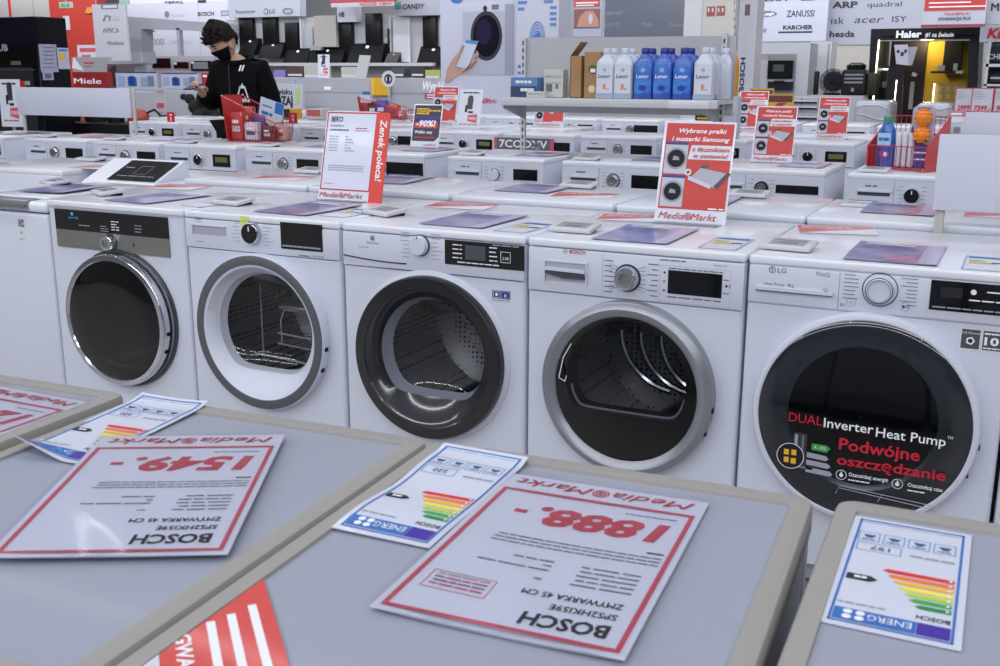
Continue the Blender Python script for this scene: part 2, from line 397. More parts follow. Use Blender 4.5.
# ---- 3: wide black ring, white knob
def machine_blackring():
    Wd, H, D = .597, .85, .60
    t = thing('tumble_dryer', 'white dryer with a wide black door ring and a white knob', 'tumble dryer', (1.219, 0, 0), group='machines of the front row')
    cx, cz = .300, .483
    cabinet(t, Wd, H, D, .725, (cx, cz, .20)); tumbler(t, cx, cz+.01, .235)
    p = panel(t, Wd, H, .725)
    b = .013; p.frame(.108-b*.5, .108+b*.5, .812-b*.5, .812+b*.5, .0016, .0046, INK)
    p.flat([(.103, .8165), (.108, .813), (.113, .8165), (.110, .812), (.113, .807), (.108, .810), (.104, .807), (.106, .812)], .0048, INK)
    p.text('Electrolux', .088, .795, .007, INKG, .0046, width=.042)
    p.lines(.06, .10, .782, .003, INKL, .0046, 2)
    programs(p, .20, .232, .765, .835, 7, 'R'); programs(p, .305, .340, .765, .835, 7, 'L')
    p.obj('control_panel', t)
    q = B(FRONT); N = 14; P = [(.006+(.222-.006)*i/N, .757-.010*math.sin(PI*i/N/1.6)) for i in range(N+1)]
    q.prism([(x, y-.004) for x, y in P]+[(x, y) for x, y in reversed(P)], .0, .0055, SEAM)
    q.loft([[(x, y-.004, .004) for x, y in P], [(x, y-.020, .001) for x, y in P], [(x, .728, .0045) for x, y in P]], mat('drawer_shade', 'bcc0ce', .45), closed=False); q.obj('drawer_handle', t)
    knob(t, .270, .803, .0285, 'white')
    dd = B(FRONT); dd.box(.350, .5955, .757, .8255, .003, .0068, BLK)
    dd.quad(.415, .478, .775, .815, .0072, mat('lcd_grey', '4b4d55', .3)); dd.frame(.525, .555, .775, .805, .0012, .0072, INKW); dd.text('2:38', .540, .783, .008, INKW, .0074, 'C')
    for i in range(4): dd.lines(.375, .405, .812-i*.012, .003, INKW, .0072, 1); dd.lines(.49, .515, .812-i*.012, .003, INKW, .0072, 1)
    dd.lines(.39, .52, .764, .003, INKW, .0072, 5); dd.lines(.50, .585, .820, .003, INKL, .0072, 3); dd.obj('display', t)
    s = B(FRONT); s.quad(.496, .552, .672, .695, .0006, NAVY); s.frame(.499, .521, .674, .693, .0012, .001, INKW); s.fdisc(.510, .6835, .005, .0011, INKW, 8); s.frame(.525, .549, .674, .693, .0012, .001, mat('sky_mark', '87b0e0', .5)); s.fdisc(.537, .682, .004, .0011, INKW, 3, .007); s.lines(.496, .552, .665, .0035, INKL, .0006, 4); s.obj('sticker', t)
    s = B(FRONT); s.quad(.004, Wd-.004, .7235, .7255, .0005, INKL); s.obj('seam', t)
    R = .241; cz -= .004; d = B(FRONT); win = lambda w, k=1.: dwin(cx-.006, cz+.002, .166*k, cz-.122*k, w)
    d.lathe(cx, cz, [(R+.014, 0), (R+.012, .008), (R, .012)], WP, 72)
    d.lathe(cx, cz, [(R, .008), (R, .036), (R-.004, .042), (R-.036, .046), (R-.040, .042)], mat('ring_black', '17171a', .28, coat=.3), 72)
    d.loft([circ(cx, cz, R-.040, .042), circ(cx, cz-.003, R-.055, .022), win(-.008, 1.03)], mat('funnel_smoke', '33343a', .16, coat=.5))
    d.loft([win(-.008, 1.03), win(-.03, .99), win(-.05, .95)], mat('bowl_rim', '9296a4', .2, coat=.3))
    door = d.obj('door', t)
    g = B(FRONT); g.loft([win(-.05, .95), win(-.07, .6), win(-.075, .01)], CLEAR); g.obj('door_glass', door)
    x = B(FRONT)
    for a in (0, 1, 2, 3):
        rr = .22-.022*a; x.tube([(cx+.11+rr*math.cos(math.radians(q))*.62, cz+.02+rr*math.sin(math.radians(q)), -.14-.04*a) for q in range(-60, 95, 10)][::-1], .006, CHR, 8)
    x.obj('drum_rib', t)
    return t
# ---- 4: silver ring, see-through window
def machine_silver():
    Wd, H, D = .590, .85, .60
    t = thing('tumble_dryer', 'white dryer with a broad silver door ring and clear drum window', 'tumble dryer', (1.824, 0, 0), group='machines of the front row')
    cx, cz = .301, .470
    cabinet(t, Wd, H, D, .705, (cx, cz, .20)); tumbler(t, cx, cz+.02, .235)
    p = panel(t, Wd, H, .705)
    rb = mat('crimson_mark', '9c1a2c', .4); p.text('BOSCH', .122, .816, .010, rb, .0046, width=.045, bold=.02); p.ring(.110, .821, .006, .0048, .0046, INKG, 20); p.quad(.107, .113, .820, .822, .0046, INKG)
    p.quad(.2165, .2175, .709, .825, .0046, INKL)
    programs(p, .222, .252, .722, .804, 7, 'L', INKG); programs(p, .338, .368, .722, .804, 7, 'R', INKG)
    for i in range(7):
        for sg in (1, -1):
            y0 = .798-.0115*i; a = math.atan2(y0-.764, .03)
            p.tube([(.286+sg*.038*math.cos(a), .764+.034*math.sin(a), .0048), (.286+sg*.050, y0, .0048)], .0006, INKG, 4)
    p.frame(.372, .556, .712, .806, .0006, .0046, INKL); p.lines(.372, .44, .818, .003, INKG, .0046, 3); p.text('Serie | 6', .510, .814, .006, INKG, .0046, width=.034)
    for i in range(3): p.text(('▲', '◎', '▼')[i], .381, .785-.024*i, .006, INK, .0046)
    p.text('▶II', .543, .762, .008, INK, .0046, width=.012); p.lines(.538, .552, .780, .003, INKG, .0046, 1); p.lines(.538, .552, .746, .003, INKG, .0046, 1)
    p.lines(.395, .535, .724, .0035, INKG, .0046, 5); p.lines(.395, .535, .798, .003, INKG, .0046, 6)
    p.obj('control_panel', t)
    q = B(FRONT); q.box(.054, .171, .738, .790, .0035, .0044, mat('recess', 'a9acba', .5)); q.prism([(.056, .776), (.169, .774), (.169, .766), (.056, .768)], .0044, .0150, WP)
    q.loft([[(.054, .772, .0046), (.171, .772, .0046)], [(.054, .764, .014), (.171, .760, .014)], [(.054, .756, .0046), (.171, .752, .0046)]], WP, closed=False)
    q.prism([(.056, .766), (.169, .765), (.169, .752), (.110, .750), (.056, .760)], .0046, .0148, SEAM)
    q.box(.050, .054, .736, .792, .003, .010, WP); q.box(.171, .175, .736, .792, .003, .010, WP); q.box(.050, .175, .790, .794, .003, .008, WP); q.obj('drawer_handle', t)
    knob(t, .286, .764, .030, 'chrome')
    dd = B(FRONT); dd.box(.395, .534, .735, .795, .003, .0062, BLK); dd.obj('display', t)
    s = B(FRONT); s.quad(.004, Wd-.004, .704, .7062, .0005, INKL); s.obj('seam', t)
    R = .236; cx -= .004; d = B(FRONT); win = lambda w, k=1.: dwin(cx+.000, cz+.022, .166*k, cz-.070*k, w)
    d.lathe(cx, cz, [(R, 0), (R, .034), (R-.006, .040), (R-.018, .046), (R-.036, .040), (R-.040, .034)], SILV, 72)
    d.loft([circ(cx, cz, R-.040, .034), win(.034)], mat('window_border', '0e0e11', .12, coat=.1))
    d.loft([win(.034), win(.0, .98), win(-.03, .95)], DKG)
    hinge_marks(d, cx, cz, R, .036); door = d.obj('door', t)
    g = B(FRONT); g.loft([win(.036), win(.037, .5), win(.037, .01)], SMOKE); g.obj('door_glass', door)
    e = B(FRONT); N = [p for p in win(.02, .97) if p[1] < cz+.0]; N.sort(); e.tube([(x, z, .012) for x, z, w_ in N], .0035, LG_, 6); e.obj('rim_highlight', door)  # pale tube shaped as the highlight along the window's lower edge
    h = B(FRONT); h.prism([(cx-.194, cz+.01), (cx-.168, cz+.004), (cx-.166, cz+.016), (cx-.172, cz+.05), (cx-.18, cz+.05)], .036, .040, BLKM)
    h.tube([(cx-.15, cz+.11, .040), (cx-.172, cz+.07, .040), (cx-.184, cz+.012, .040), (cx-.166, cz+.004, .040), (cx-.162, cz+.02, .040)], .0014, INKW, 5); h.obj('door_handle', door)
    x = B(FRONT)
    for a, off in enumerate((0, .035, .075)):
        x.tube([(cx-.06+off+.17*(1-math.cos(math.radians(q)))*1.0, cz+.13-off*.5-.20*math.sin(math.radians(q))*.8, -.10-.06*a) for q in range(0, 90, 9)], .009, CHR, 8)
    x.obj('drum_rib', t)
    return t
# ---- 5: huge dark glass door with advert print
def machine_darkdoor():
    Wd, H, D = .596, .85, .60
    t = thing('tumble_dryer', 'white dryer with a huge dark glass door printed with an advert', 'tumble dryer', (2.421, 0, 0), group='machines of the front row')
    cabinet(t, Wd, H, D, .732)
    p = panel(t, Wd, H, .732)
    p.ring(.058, .818, .0085, .0065, .0046, INKG, 24); p.fdisc(.056, .820, .0018, .0046, INKG, 8); p.quad(.0575, .0595, .812, .824, .0046, INKG)
    p.text('LG', .071, .812, .012, INKG, .0046, width=.021, bold=.01); p.text('ThinQ', .160, .812, .010, INKG, .0046, width=.034)
    p.text('Heat Pump  8kg', .040, .779, .008, INKG, .0046, width=.072)
    p.quad(.2165, .2175, .735, .825, .0046, INKG)
    programs(p, .227, .262, .764, .820, 7, 'L', INKG); programs(p, .352, .390, .760, .822, 8, 'R', INKG)
    p.ring(.247, .755, .0105, .0098, .0046, INKG, 28); p.ring(.247, .755, .004, .0033, .0046, INKG, 14); p.lines(.222, .233, .744, .007, INKL, .0046, 1)
    p.ring(.368, .757, .0105, .0098, .0046, INKG, 28); p.text('▶II', .361, .753, .007, INK, .0046, width=.014)
    p.obj('control_panel', t)
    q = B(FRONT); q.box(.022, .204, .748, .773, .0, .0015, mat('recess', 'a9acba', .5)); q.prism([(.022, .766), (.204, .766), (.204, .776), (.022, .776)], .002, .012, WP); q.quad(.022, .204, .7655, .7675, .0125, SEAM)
    q.lathe(.187, .782, [(.006, .0125), (.006, .013), (.001, .013)], LG_, 16); q.obj('drawer_handle', t)
    knob(t, .309, .792, .036, 'ring')
    dd = B(FRONT); dd.box(.418, .596, .757, .8255, .003, .0066, BLK); dd.fdisc(.508, .805, .0065, .0072, INKW, 8); dd.lines(.535, .59, .806, .003, INKW, .0072, 2); dd.lines(.5, .59, .785, .003, INKW, .0072, 3); dd.lines(.425, .59, .763, .003, INKL, .0072, 6)
    dd.quad(.44, .485, .788, .812, .0071, mat('lcd_dim', '26262b', .3)); dd.obj('display', t)
    s = B(FRONT); s.quad(.004, Wd-.004, .7305, .7325, .0005, INKL); s.obj('seam', t)
    s = B(FRONT)
    for x in (.491, .536):
        s.quad(x, x+.042, .672, .720, .0006, mat('badge_ink', '4a4a50', .5)); s.frame(x, x+.042, .672, .720, .0014, .001, INKW)
    s.text('LG Direct', .494, .708, .005, INKW, .0011, width=.036); s.fdisc(.512, .692, .010, .0011, INKW, 5); s.fdisc(.512, .692, .006, .0013, INK, 5); s.text('10', .541, .686, .018, INKW, .0011, width=.030, bold=.03); s.lines(.54, .574, .710, .004, INKW, .0011, 3); s.lines(.54, .574, .677, .003, INKW, .0011, 3); s.obj('sticker', t)
    cx, cz, R = .297, .477, .260; d = B(FRONT)
    d.lathe(cx, cz, [(R, 0), (R, .03), (R-.004, .036), (R-.012, .038), (R-.016, .036)], WP, 80)
    hinge_marks(d, cx, cz, R, .036)
    for a in (100, 62, 128): d.box(cx+.246*math.cos(math.radians(a))-.0006, cx+.246*math.cos(math.radians(a))+.0006, cz+.246*math.sin(math.radians(a))-.006, cz+.246*math.sin(math.radians(a))+.006, .036, .039, INKW)
    door = d.obj('door', t)
    g = B(FRONT); gd = mat('door_dark', '22262c', .07, coat=.15)
    g.lathe(cx, cz, [(R-.016, .036), (R-.03, .042), (.170, .046)], gd, 80)
    g.lathe(cx, cz+.014, [(.170, .0463), (.165, .0466), (.08, .047), (.001, .047)], mat('door_core', '060709', .05, coat=.1), 80)
    e = g.obj('door_glass', door)
    a = B(FRONT); w = .0486; RD = mat('advert_red', 'c41f33', .4)
    a.text('DUAL', .131, .456, .023, RD, w, width=.079); a.text('Inverter', .214, .454, .023, INKW, w, width=.114, bold=.008); a.text('Heat Pump', .334, .449, .023, INKW, w, width=.153, bold=.008); a.text('TM', .489, .468, .007, INKW, w, width=.012)
    a.text('Podwójne', .253, .404, .029, RD, w, width=.182, bold=.02); a.text('oszczędzanie', .251, .366, .025, RD, w, width=.244, bold=.02)
    a.box(.146, .178, .345, .430, w-.001, w, DKG); a.box(.149, .156, .36, .425, w, w+.0004, INKL); a.box(.166, .171, .36, .425, w, w+.0004, INKG); a.box(.140, .196, .340, .346, w, w+.0004, INKG)
    a.fdisc(.141, .368, .033, w+.0006, mat('core_bg', '1a1b20', .3), 32); a.ring(.141, .368, .033, .0315, w+.0008, INKW, 36)
    for (x, z) in ((.131, .378), (.149, .379), (.132, .358), (.149, .357)): a.box(x-.006, x+.006, z-.008, z+.006, w+.0008, w+.001, YEL)
    a.prism([(.190, .392), (.226, .390), (.234, .400), (.226, .408), (.190, .408)], w, w+.0004, GRN); a.text('A -10%', .196, .396, .008, INKW, w+.0006, width=.028)
    for i in range(3): a.prism([(.180, .384-.019*i), (.225+.006*i, .381-.019*i), (.232+.006*i, .374-.019*i), (.225+.006*i, .368-.019*i), (.180, .371-.019*i)], w, w+.0004, INKL)
    for x, k in ((.264, 0), (.392, 1)): a.ring(x, .340, .0125, .0112, w, INKW, 28); a.box(x-.0015, x+.0015, .338, .348, w, w+.0004, INKW); a.fdisc(x, .339, .005, w, INKW, 8)
    a.text('Oszczędzaj energię', .281, .340, .0095, INKW, w, width=.090, bold=.012); a.lines(.281, .33, .329, .003, INKW, w, 4)
    a.text('Oszczędzaj czas', .415, .338, .0095, INKW, w, width=.076, bold=.012); a.lines(.415, .455, .327, .003, INKW, w, 3)
    a.tube([(.255, .290, w), (.262, .312, w), (.47, .300, w)], .0009, INKL, 4); a.tube([(.262, .306, w), (.46, .292, w)], .0009, INKL, 4); a.tube([(.36, .306, w), (.352, .286, w)], .0009, INKL, 4)
    a.obj('advert_print', door)
    return t
HERO = [machine_steel(), machine_greyring(), machine_blackring(), machine_silver(), machine_darkdoor()]
# ---- 0: narrow top loader at the left edge
def machine_toploader():
    Wd, H, D = .40, .846, .60
    t = thing('top_loading_washer', 'white top-loading washer with a grey lid grip, leftmost of the front row', 'washing machine', (-.412, 0, 0), group='machines of the front row')
    b = B(); b.rbox(0, Wd, 0, D, .07, .795, W, .01, 3); b.obj('body', t)
    l = B(); l.rbox(0, Wd, -.002, D, .80, .838, WT, .014, 3); l.obj('top_panel', t)
    l = B(); l.rbox(.03, Wd-.06, .06, D-.12, .838, .846, WT, .004, 2); l.obj('lid', t)
    g = B(FRONT); g.rbox(.02, .315, .805, .842, -.05, .006, SILV, .004); g.box(.03, .305, .818, .826, .006, .012, STL); g.obj('lid_grip', t)
    f = B(); f.box(.02, Wd-.02, .02, D-.02, .0, .07, GREYP); f.obj('plinth', t)
    s = B(FRONT); s.quad(.25, .28, .745, .772, .0006, INKG); s.frame(.252, .265, .747, .77, .0012, .001, INKW); s.text('A', .269, .752, .012, INKW, .001); s.fdisc(.262, .725, .007, .0006, LGRN, 6); s.lines(.25, .275, .70, .004, INKL, .0006, 2); s.obj('sticker', t)
    return t
machine_toploader()
# ============================================================ machines of the rows behind
def washer(style, label, group, H=.85, Wd=.598, D=.575):
    if style != 'back': Wd = .556
    if H > .86: D = .50
    t = thing('washing_machine', label, 'washing machine', group=group)
    b = B(); b.rbox(0, Wd, 0, D, .06, H-.02, W, .012, 2); b.obj('body', t)
    b = B(); b.rbox(0, Wd, -.002, D, H-.024, H, WT, .007, 2); b.obj('top_panel', t)
    b = B(); b.box(.02, Wd-.02, .02, D-.02, 0, .06, GREYP); b.obj('plinth', t)
    if style == 'back':
        b = B(); b.rbox(.05, Wd-.05, D-.004, D+.012, .2, H-.10, WS, .006); b.obj('rear_cover', t)
        b = B(FRONT); b.lathe(.3, .45, [(.23, 0), (.23, .03), (.17, .04)], SILV, 28); dr = b.obj('door', t)
        b = B(FRONT); b.lathe(.3, .45, [(.17, .04), (.001, .05)], BLK, 28); b.obj('door_glass', dr)
        return t
    b = B(FRONT); b.box(.004, Wd-.004, H-.145, H-.026, -.001, .004, WP); b.quad(.004, Wd-.004, H-.147, H-.1435, .0048, INKG)
    programs(b, .21, .238, H-.118, H-.05, 5, 'R', INKL, .0052); programs(b, .312, .338, H-.118, H-.05, 5, 'L', INKL, .0052)
    b.lines(.08, .13, H-.055, .007, INKG, .0052, 1); b.obj('control_panel', t)
    q = B(FRONT); q.box(.05, .185, H-.094, H-.074, .004, .006, SEAM); q.box(.045, .19, H-.078, H-.070, .004, .012, WP); q.box(.199, .2015, H-.143, H-.026, .004, .0055, INKL); q.obj('drawer_handle', t)
    kz = H-.086
    sty = {'a': 'chrome', 'b': 'black', 'c': 'turbine', 'd': 'white', 'e': 'chrome'}[style]
    knob(t, .275, kz, .030, sty)
    q = B(FRONT)
    if style == 'a': q.box(.37, .52, kz-.035, kz+.032, .003, .007, BLK)
    if style == 'b': q.box(.38, .51, kz-.036, kz+.036, .003, .007, BLK); q.quad(.40, .49, kz-.01, kz+.02, .0076, mat('olive_glow', '6d6a3c', .4))
    if style == 'c': q.box(.34, .53, kz-.018, kz+.020, .003, .007, BLK)
    if style == 'd': q.box(.385, .52, kz-.022, kz+.034, .003, .007, BLK); q.box(.385, .52, kz-.036, kz-.022, .003, .007, LG_)
    if style == 'e': q.box(.315, .545, kz-.040, kz+.040, .003, .007, BLK); q.lines(.33, .53, kz-.028, .004, INKL, .0076, 6)
    q.obj('display', t)
    b = B(FRONT); c = {'a': WP, 'b': WP, 'c': SILV, 'd': WP, 'e': BLK}[style]
    b.lathe(.278, .455, [(.235, 0), (.233, .03), (.225, .036), (.20, .036)], c, 40); dr = b.obj('door', t)
    b = B(FRONT); b.lathe(.278, .455, [(.20, .036), (.15, .05), (.001, .055)], mat('porthole_black', '0a0a0c'), 40); b.obj('door_glass', dr)
    return t
PROTO = {}
HID = []
def put(style, x, y, label, group, back=False, H=.85):
    k = (style, H); a = PI if back else 0; loc = (x+.598, y+(.50 if H > .86 else .575), 0) if back else (x, y, 0)
    if k not in PROTO:
        PROTO[k] = o = washer(style, label, group, H); o.location = loc; o.rotation_euler = (0, 0, a); return o
    return dup(PROTO[k], loc, a, label, group)
YC, YB, YD, YE, YF, YG = 2.34, .655, 2.985, 4.36, 5.0, 6.85
# row B: backs to the front row
GB = 'machines turned away just behind the front row'
for i, x in enumerate((-1.27, 0.005, .612, 1.222, 1.830, 2.432, 3.04)):
    w = ('behind the top-loading washer, at the left edge', 'behind the steel-banded washer', 'behind the dryer with the yellow sticker', 'behind the black-ringed dryer',
         'behind the silver-ringed dryer', 'behind the dryer with the dark advert door', 'cut off by the right edge')[i]
    put('back', x, YB, 'white washer turned away, its flat top showing '+w, GB, True, .866)
put('a', 3.026, 0, 'white washer at the right edge, only a sliver beside the dark advert door', 'machines of the front row')
# top loader with a raised black touch console
t = thing('top_loading_washer', 'white top-loading washer with a raised slanted black touch console', 'washing machine', (-.575, YB, -.045))
b = B(); b.rbox(0, .40, 0, .60, .08, .86, W, .015, 3); b.obj('body', t)
b = B(); b.rbox(.03, .37, .24, .58, .86, .875, WT, .006); b.lathe(.14, .36, [(.08, .876), (.09, .882), (.001, .884)], LG_, 28); b.obj('lid', t)
b = B(Matrix(((0, 0, 1, 0), (1, 0, 0, 0), (0, 1, 0, 0), (0, 0, 0, 1)))); b.prism([(.0, .855), (.02, .872), (.205, .955), (.22, .955), (.235, .855)], .0, .40, WT); b.obj('console', t)
b = B(T(0, .02, .8745) @ RX(math.atan2(.083, .185))); b.quad(.12, .385, .018, .185, .001, BLK); b.lines(.15, .36, .05, .008, INKG, .0016, 4); b.frame(.22, .29, .07, .14, .003, .0016, INKG); b.lines(.14, .19, .12, .006, INKL, .0016, 2); b.obj('touch_display', t)

b = B(); b.rbox(-.165, -.01, YB, YB+.5, .02, .835, W, .012); b.box(-.155, -.02, YB+.02, YB+.55, .0, .02, GREYP); single(b, 'narrow_cabinet', 'narrow white cabinet right of the raised black touch console', 'cabinet')
XC = [at(u_, v_, Y=2.34).x for u_, v_ in ((-52, 137), (25, 139), (93, 141), (164, 143), (245, 146), (0, 0), (448, 157), (562, 161), (0, 0), (848, 169))]
XC[5] = at(425, 153, Y=2.34).x-.556; XC[8] = at(826, 170, Y=2.34).x-.556
GC = 'machines of the second row facing the camera'
CM = [(-3.57, 'a', 'white washer of the second facing row, cut off by the left edge'),
      (-2.955, 'a', 'white washer with a red tag, under the left part of the long blank board'),
      (-2.35, 'a', 'white washer with a red heart-shaped sticker, under the right end of the long blank board'),
      (-1.745, 'b', 'white washer with a dark knob and glowing display, in front of the man'),
      (-1.13, 'a', 'white washer with a red sticker, right of the filled red wire basket'),
      (-.525, 'e', 'white washer with a wide black display, behind the red-edged price card'),
      (.185, 'd', 'white washer with a white knob, under the left post of the bottle shelf'),
      (.868, 'a', 'white washer with a chrome knob, under the middle of the bottle shelf'),
      (1.605, 'c', 'white washer with a steel knob and narrow display, right of the large red poster'),
      (2.275, 'b', 'white dryer carrying the red wire rack with the blue bottle'),
      (2.89, 'a', 'white washer hidden mostly behind the large blank board at the right')]
CM = [(XC[i] if i < 10 else 2.93, s, l) for i, (x, s, l) in enumerate(CM)]
CT = []
for x, s, l in CM: CT.append(put(s, x, YC, l, GC))
# stickers seen on two of them
def sticker(x, y, u0, u1, v0, v1, m, label):
    b = B(FRONT); b.prism([(u0, v1), (u1, v1), (u1-.008, v0), (u0+.008, v0)], 0, .001, m); b.lines(u0+.01, u1-.01, (v0+v1)/2, (v1-v0)*.25, INKW, .0015, 2)
    o = b.obj('sticker'); place(o, (x, y-.0045, 0)); o['label'] = label; o['category'] = 'sticker'
sticker(XC[2], YC, .015, .10, .665, .705, RED, 'red price sticker on the washer under the right end of the long blank board')
sticker(XC[4], YC, .02, .125, .672, .70, mat('dark_red_print', 'a12230', .4), 'small red sticker on the washer right of the filled red basket')
sticker(XC[1], YC, .02, .09, .682, .70, mat('plum_print', '6e3746', .4), 'dark red tag on the washer under the left part of the long blank board')
GE = 'machines of the third row facing the camera'
EM = [(-4.05, 'b', 'white washer of the third facing row, under the red numbered tag beside the black cables'),
      (-3.44, 'a', 'white washer of the third facing row, just left of the man'),
      (-2.83, 'b', 'white washer of the third facing row, hidden behind the man and the filled red basket'),
      (-2.22, 'a', 'white washer of the third facing row, under the second red numbered tag'),
      (-1.62, 'e', 'white washer of the third facing row, right of the red-edged price card'),
      (-1.01, 'b', 'white washer with a black knob, right of the dark outlet poster'),
      (-.41, 'a', 'white washer behind the grey sign with large white letters'),
      (.19, 'a', 'white washer wrapped in clear film, third facing row, below the bottles'),
      (.795, 'b', 'white washer of the third facing row, behind the top edge of the large red poster'),
      (1.47, 'b', 'white washer with a black knob and display, right of the medium red poster'),
      (2.10, 'a', 'white washer of the third facing row, behind the red wire rack'),
      (2.72, 'a', 'white washer of the third facing row, left behind the large blank board')]
for x, s, l in EM: put(s, x, YE, l, GE)
GF = 'machine tops behind the third facing row'
x = -4.45
while x < 3.7:
    if not -.75 < x < .95: put('back', x, YF, 'white machine turned away behind the third facing row, only its top showing', GF, True, .85)
    x += .612
GG = 'machines of the fourth row facing the camera'
x = -4.9
while x < 3.6:
    if -1.2 < x < .6: s, l = 'e', 'white washer with a wide black display in the fourth facing row, under the bottle shelf'
    else: s, l = 'a', 'white washer in the distant fourth facing row, mostly hidden by the machines before it'
    put(s, x, YG, l, GG+(' with wide displays' if s == 'e' else '')); x += .612

# ============================================================ dishwashers in the foreground
DROT = .0608
def D(s, t, x0=2.4004, y0=-1.5048):     # s along the row, t towards the camera
    c, sn = math.cos(DROT), math.sin(DROT); return (x0+s*c+t*sn, y0+s*sn-t*c)
RIM = mat('rim_beige', '9c9995', .5); DTOP = mat('dish_top', '9a9fae', .42, coat=.1, noise=.06, scale=3)
DSIDE = mat('dish_side', 'a9acb5', .5)
def dishwasher(label, x, y, rz, first=[None]):
    if first[0]: return dup(first[0], (x, y, 0), rz, label)
    Wd, L, H = .446, .60, .85
    t = thing('dishwasher', label, 'dishwasher', (x, y, 0), rz, 'slimline dishwashers in the foreground')
    # local: x right, y from the far edge (0) towards the camera (-L)
    b = B(); b.rbox(.006, Wd-.006, -L+.01, -.01, .05, H-.03, DSIDE, .008); b.obj('body', t)
    r = .02; fw, fs = .029, .021; b = B()
    def rr(x0, x1, y0, y1, r, z, k=5):
        P = []
        for cx, cy, a0 in ((x1-r, y1-r, 0), (x0+r, y1-r, 90), (x0+r, y0+r, 180), (x1-r, y0+r, 270)):
            for i in range(k+1): a = math.radians(a0+90*i/k); P.append((cx+r*math.cos(a), cy+r*math.sin(a), z))
        return P
    b.loft([rr(.002, Wd-.002, -L+.002, -.002, r, H-.034), rr(0, Wd, -L, 0, r, H-.03), rr(0, Wd, -L, 0, r, H-.006), rr(.002, Wd-.002, -L+.002, -.002, r, H-.0015),
            rr(.006, Wd-.006, -L+.006, -.006, r, H), rr(fs, Wd-fs, -L+.03, -fw, .006, H), rr(fs+.001, Wd-fs-.001, -L+.031, -fw-.001, .006, H-.004)], RIM, cap0=True)
    b.obj('top_frame', t)
    b = B(); b.add(rr(fs-.002, Wd-fs+.002, -L+.028, -fw+.002, .006, H-.0035), [tuple(range(24))], DTOP); b.obj('top_panel', t)
    # the appliance faces away from the camera
    F = Matrix(((-1, 0, 0, 0), (0, 0, 1, 0), (0, 1, 0, 0), (0, 0, 0, 1))) @ T(-Wd, 0, 0)
    b = B(F); b.rbox(.004, Wd-.004, .12, .72, -.012, .008, WP, .006); b.obj('door', t)
    b = B(F); b.rbox(.004, Wd-.004, .725, .812, -.012, .012, WP, .006); b.box(.12, .33, .745, .765, .012, .014, SEAM); b.obj('control_panel', t)
    b = B(); b.box(.02, Wd-.02, -L+.03, -.03, 0, .05, BLKM); b.obj('plinth', t)
    first[0] = t; return t
x, y = D(0.002, 0); D3 = dishwasher('slimline dishwasher with grey top carrying the 1888 price card', x, y, DROT)
x, y = D(-.449, 0); dishwasher('slimline dishwasher with grey top carrying the 1549 price card', x, y, DROT)
x, y = D(-.449-.468, -.0); dishwasher('slimline dishwasher with grey top at the left edge of the foreground', x, y, DROT)
dishwasher('slimline dishwasher with grey top at the lower right, a lone energy label on it', 2.869, -1.466, .032)
# ============================================================ printed cards, labels, posters
def cardrot(x, y, a): return Matrix.Translation((x, y, 0)) @ RZ(a)
def price_card(price, extra=False, warp=None):
    """A4 card in its plastic sleeve, drawn upright: u 0-.21, v 0-.297"""
    b = B(warp=warp); w, h = .21, .297
    b.grid(0, w, 0, h, .0014, PAPER, 10, 14); b.grid(0, w, 0, h, .0, PAPER, 10, 14)
    for P in (((0, 0), (w, 0)), ((w, 0), (w, h)), ((w, h), (0, h)), ((0, h), (0, 0))):
        b.add([(P[0][0], P[0][1], 0), (P[1][0], P[1][1], 0), (P[1][0], P[1][1], .0014), (P[0][0], P[0][1], .0014)], [(0, 1, 2, 3)], PAPER)
    z = .0019; pr = mat('card_red', 'c04256', .35, coat=.3)
    b.frame(.006, w-.006, .036, h-.006, .0045, z, pr)
    logo(b, .012, .009, .016, REDT, .186, z)
    b.text('BOSCH', .022, h-.040, .018, INK, z, width=.072, bold=.03)
    b.text('SPS2HKI59E', .022, h-.058, .0085, INK, z, width=.056, bold=.015); b.text('ZMYWARKA 45 CM', .022, h-.075, .0085, INK, z, width=.086, bold=.015)
    for i in range(5):
        b.lines(.022, .075, h-.095-.008*i, .0022, INKG, z, 2+i % 2)
        if i != 1: b.lines(.10, .108+.03*(i % 3), h-.095-.008*i, .0022, INKG, z, 1+i % 3)
    for i in range(3): b.lines(.014, .17, h-.150-.0065*i, .002, INKG, z, 14)
    b.lines(.014, .030, h-.172, .0025, INK, z, 1)
    b.text(price, .022, .068, .036, mat('price_red', 'b8404f', .4), z, width=.128, bold=.04, shear=.15); b.box(.160, .173, .080, .087, z-.0002, z, mat('price_red', 'c04a5a'))
    b.lines(.020, .07, .052, .0018, INKG, z, 5)
    if extra:
        b.frame(.132, .190, h-.076, h-.046, .0008, z, PINKR)
        for i, c in enumerate((PINKR, INKG, PINKR, INKL)): b.lines(.137, .186, h-.055-.006*i, .0026, c, z, 4)
    return b
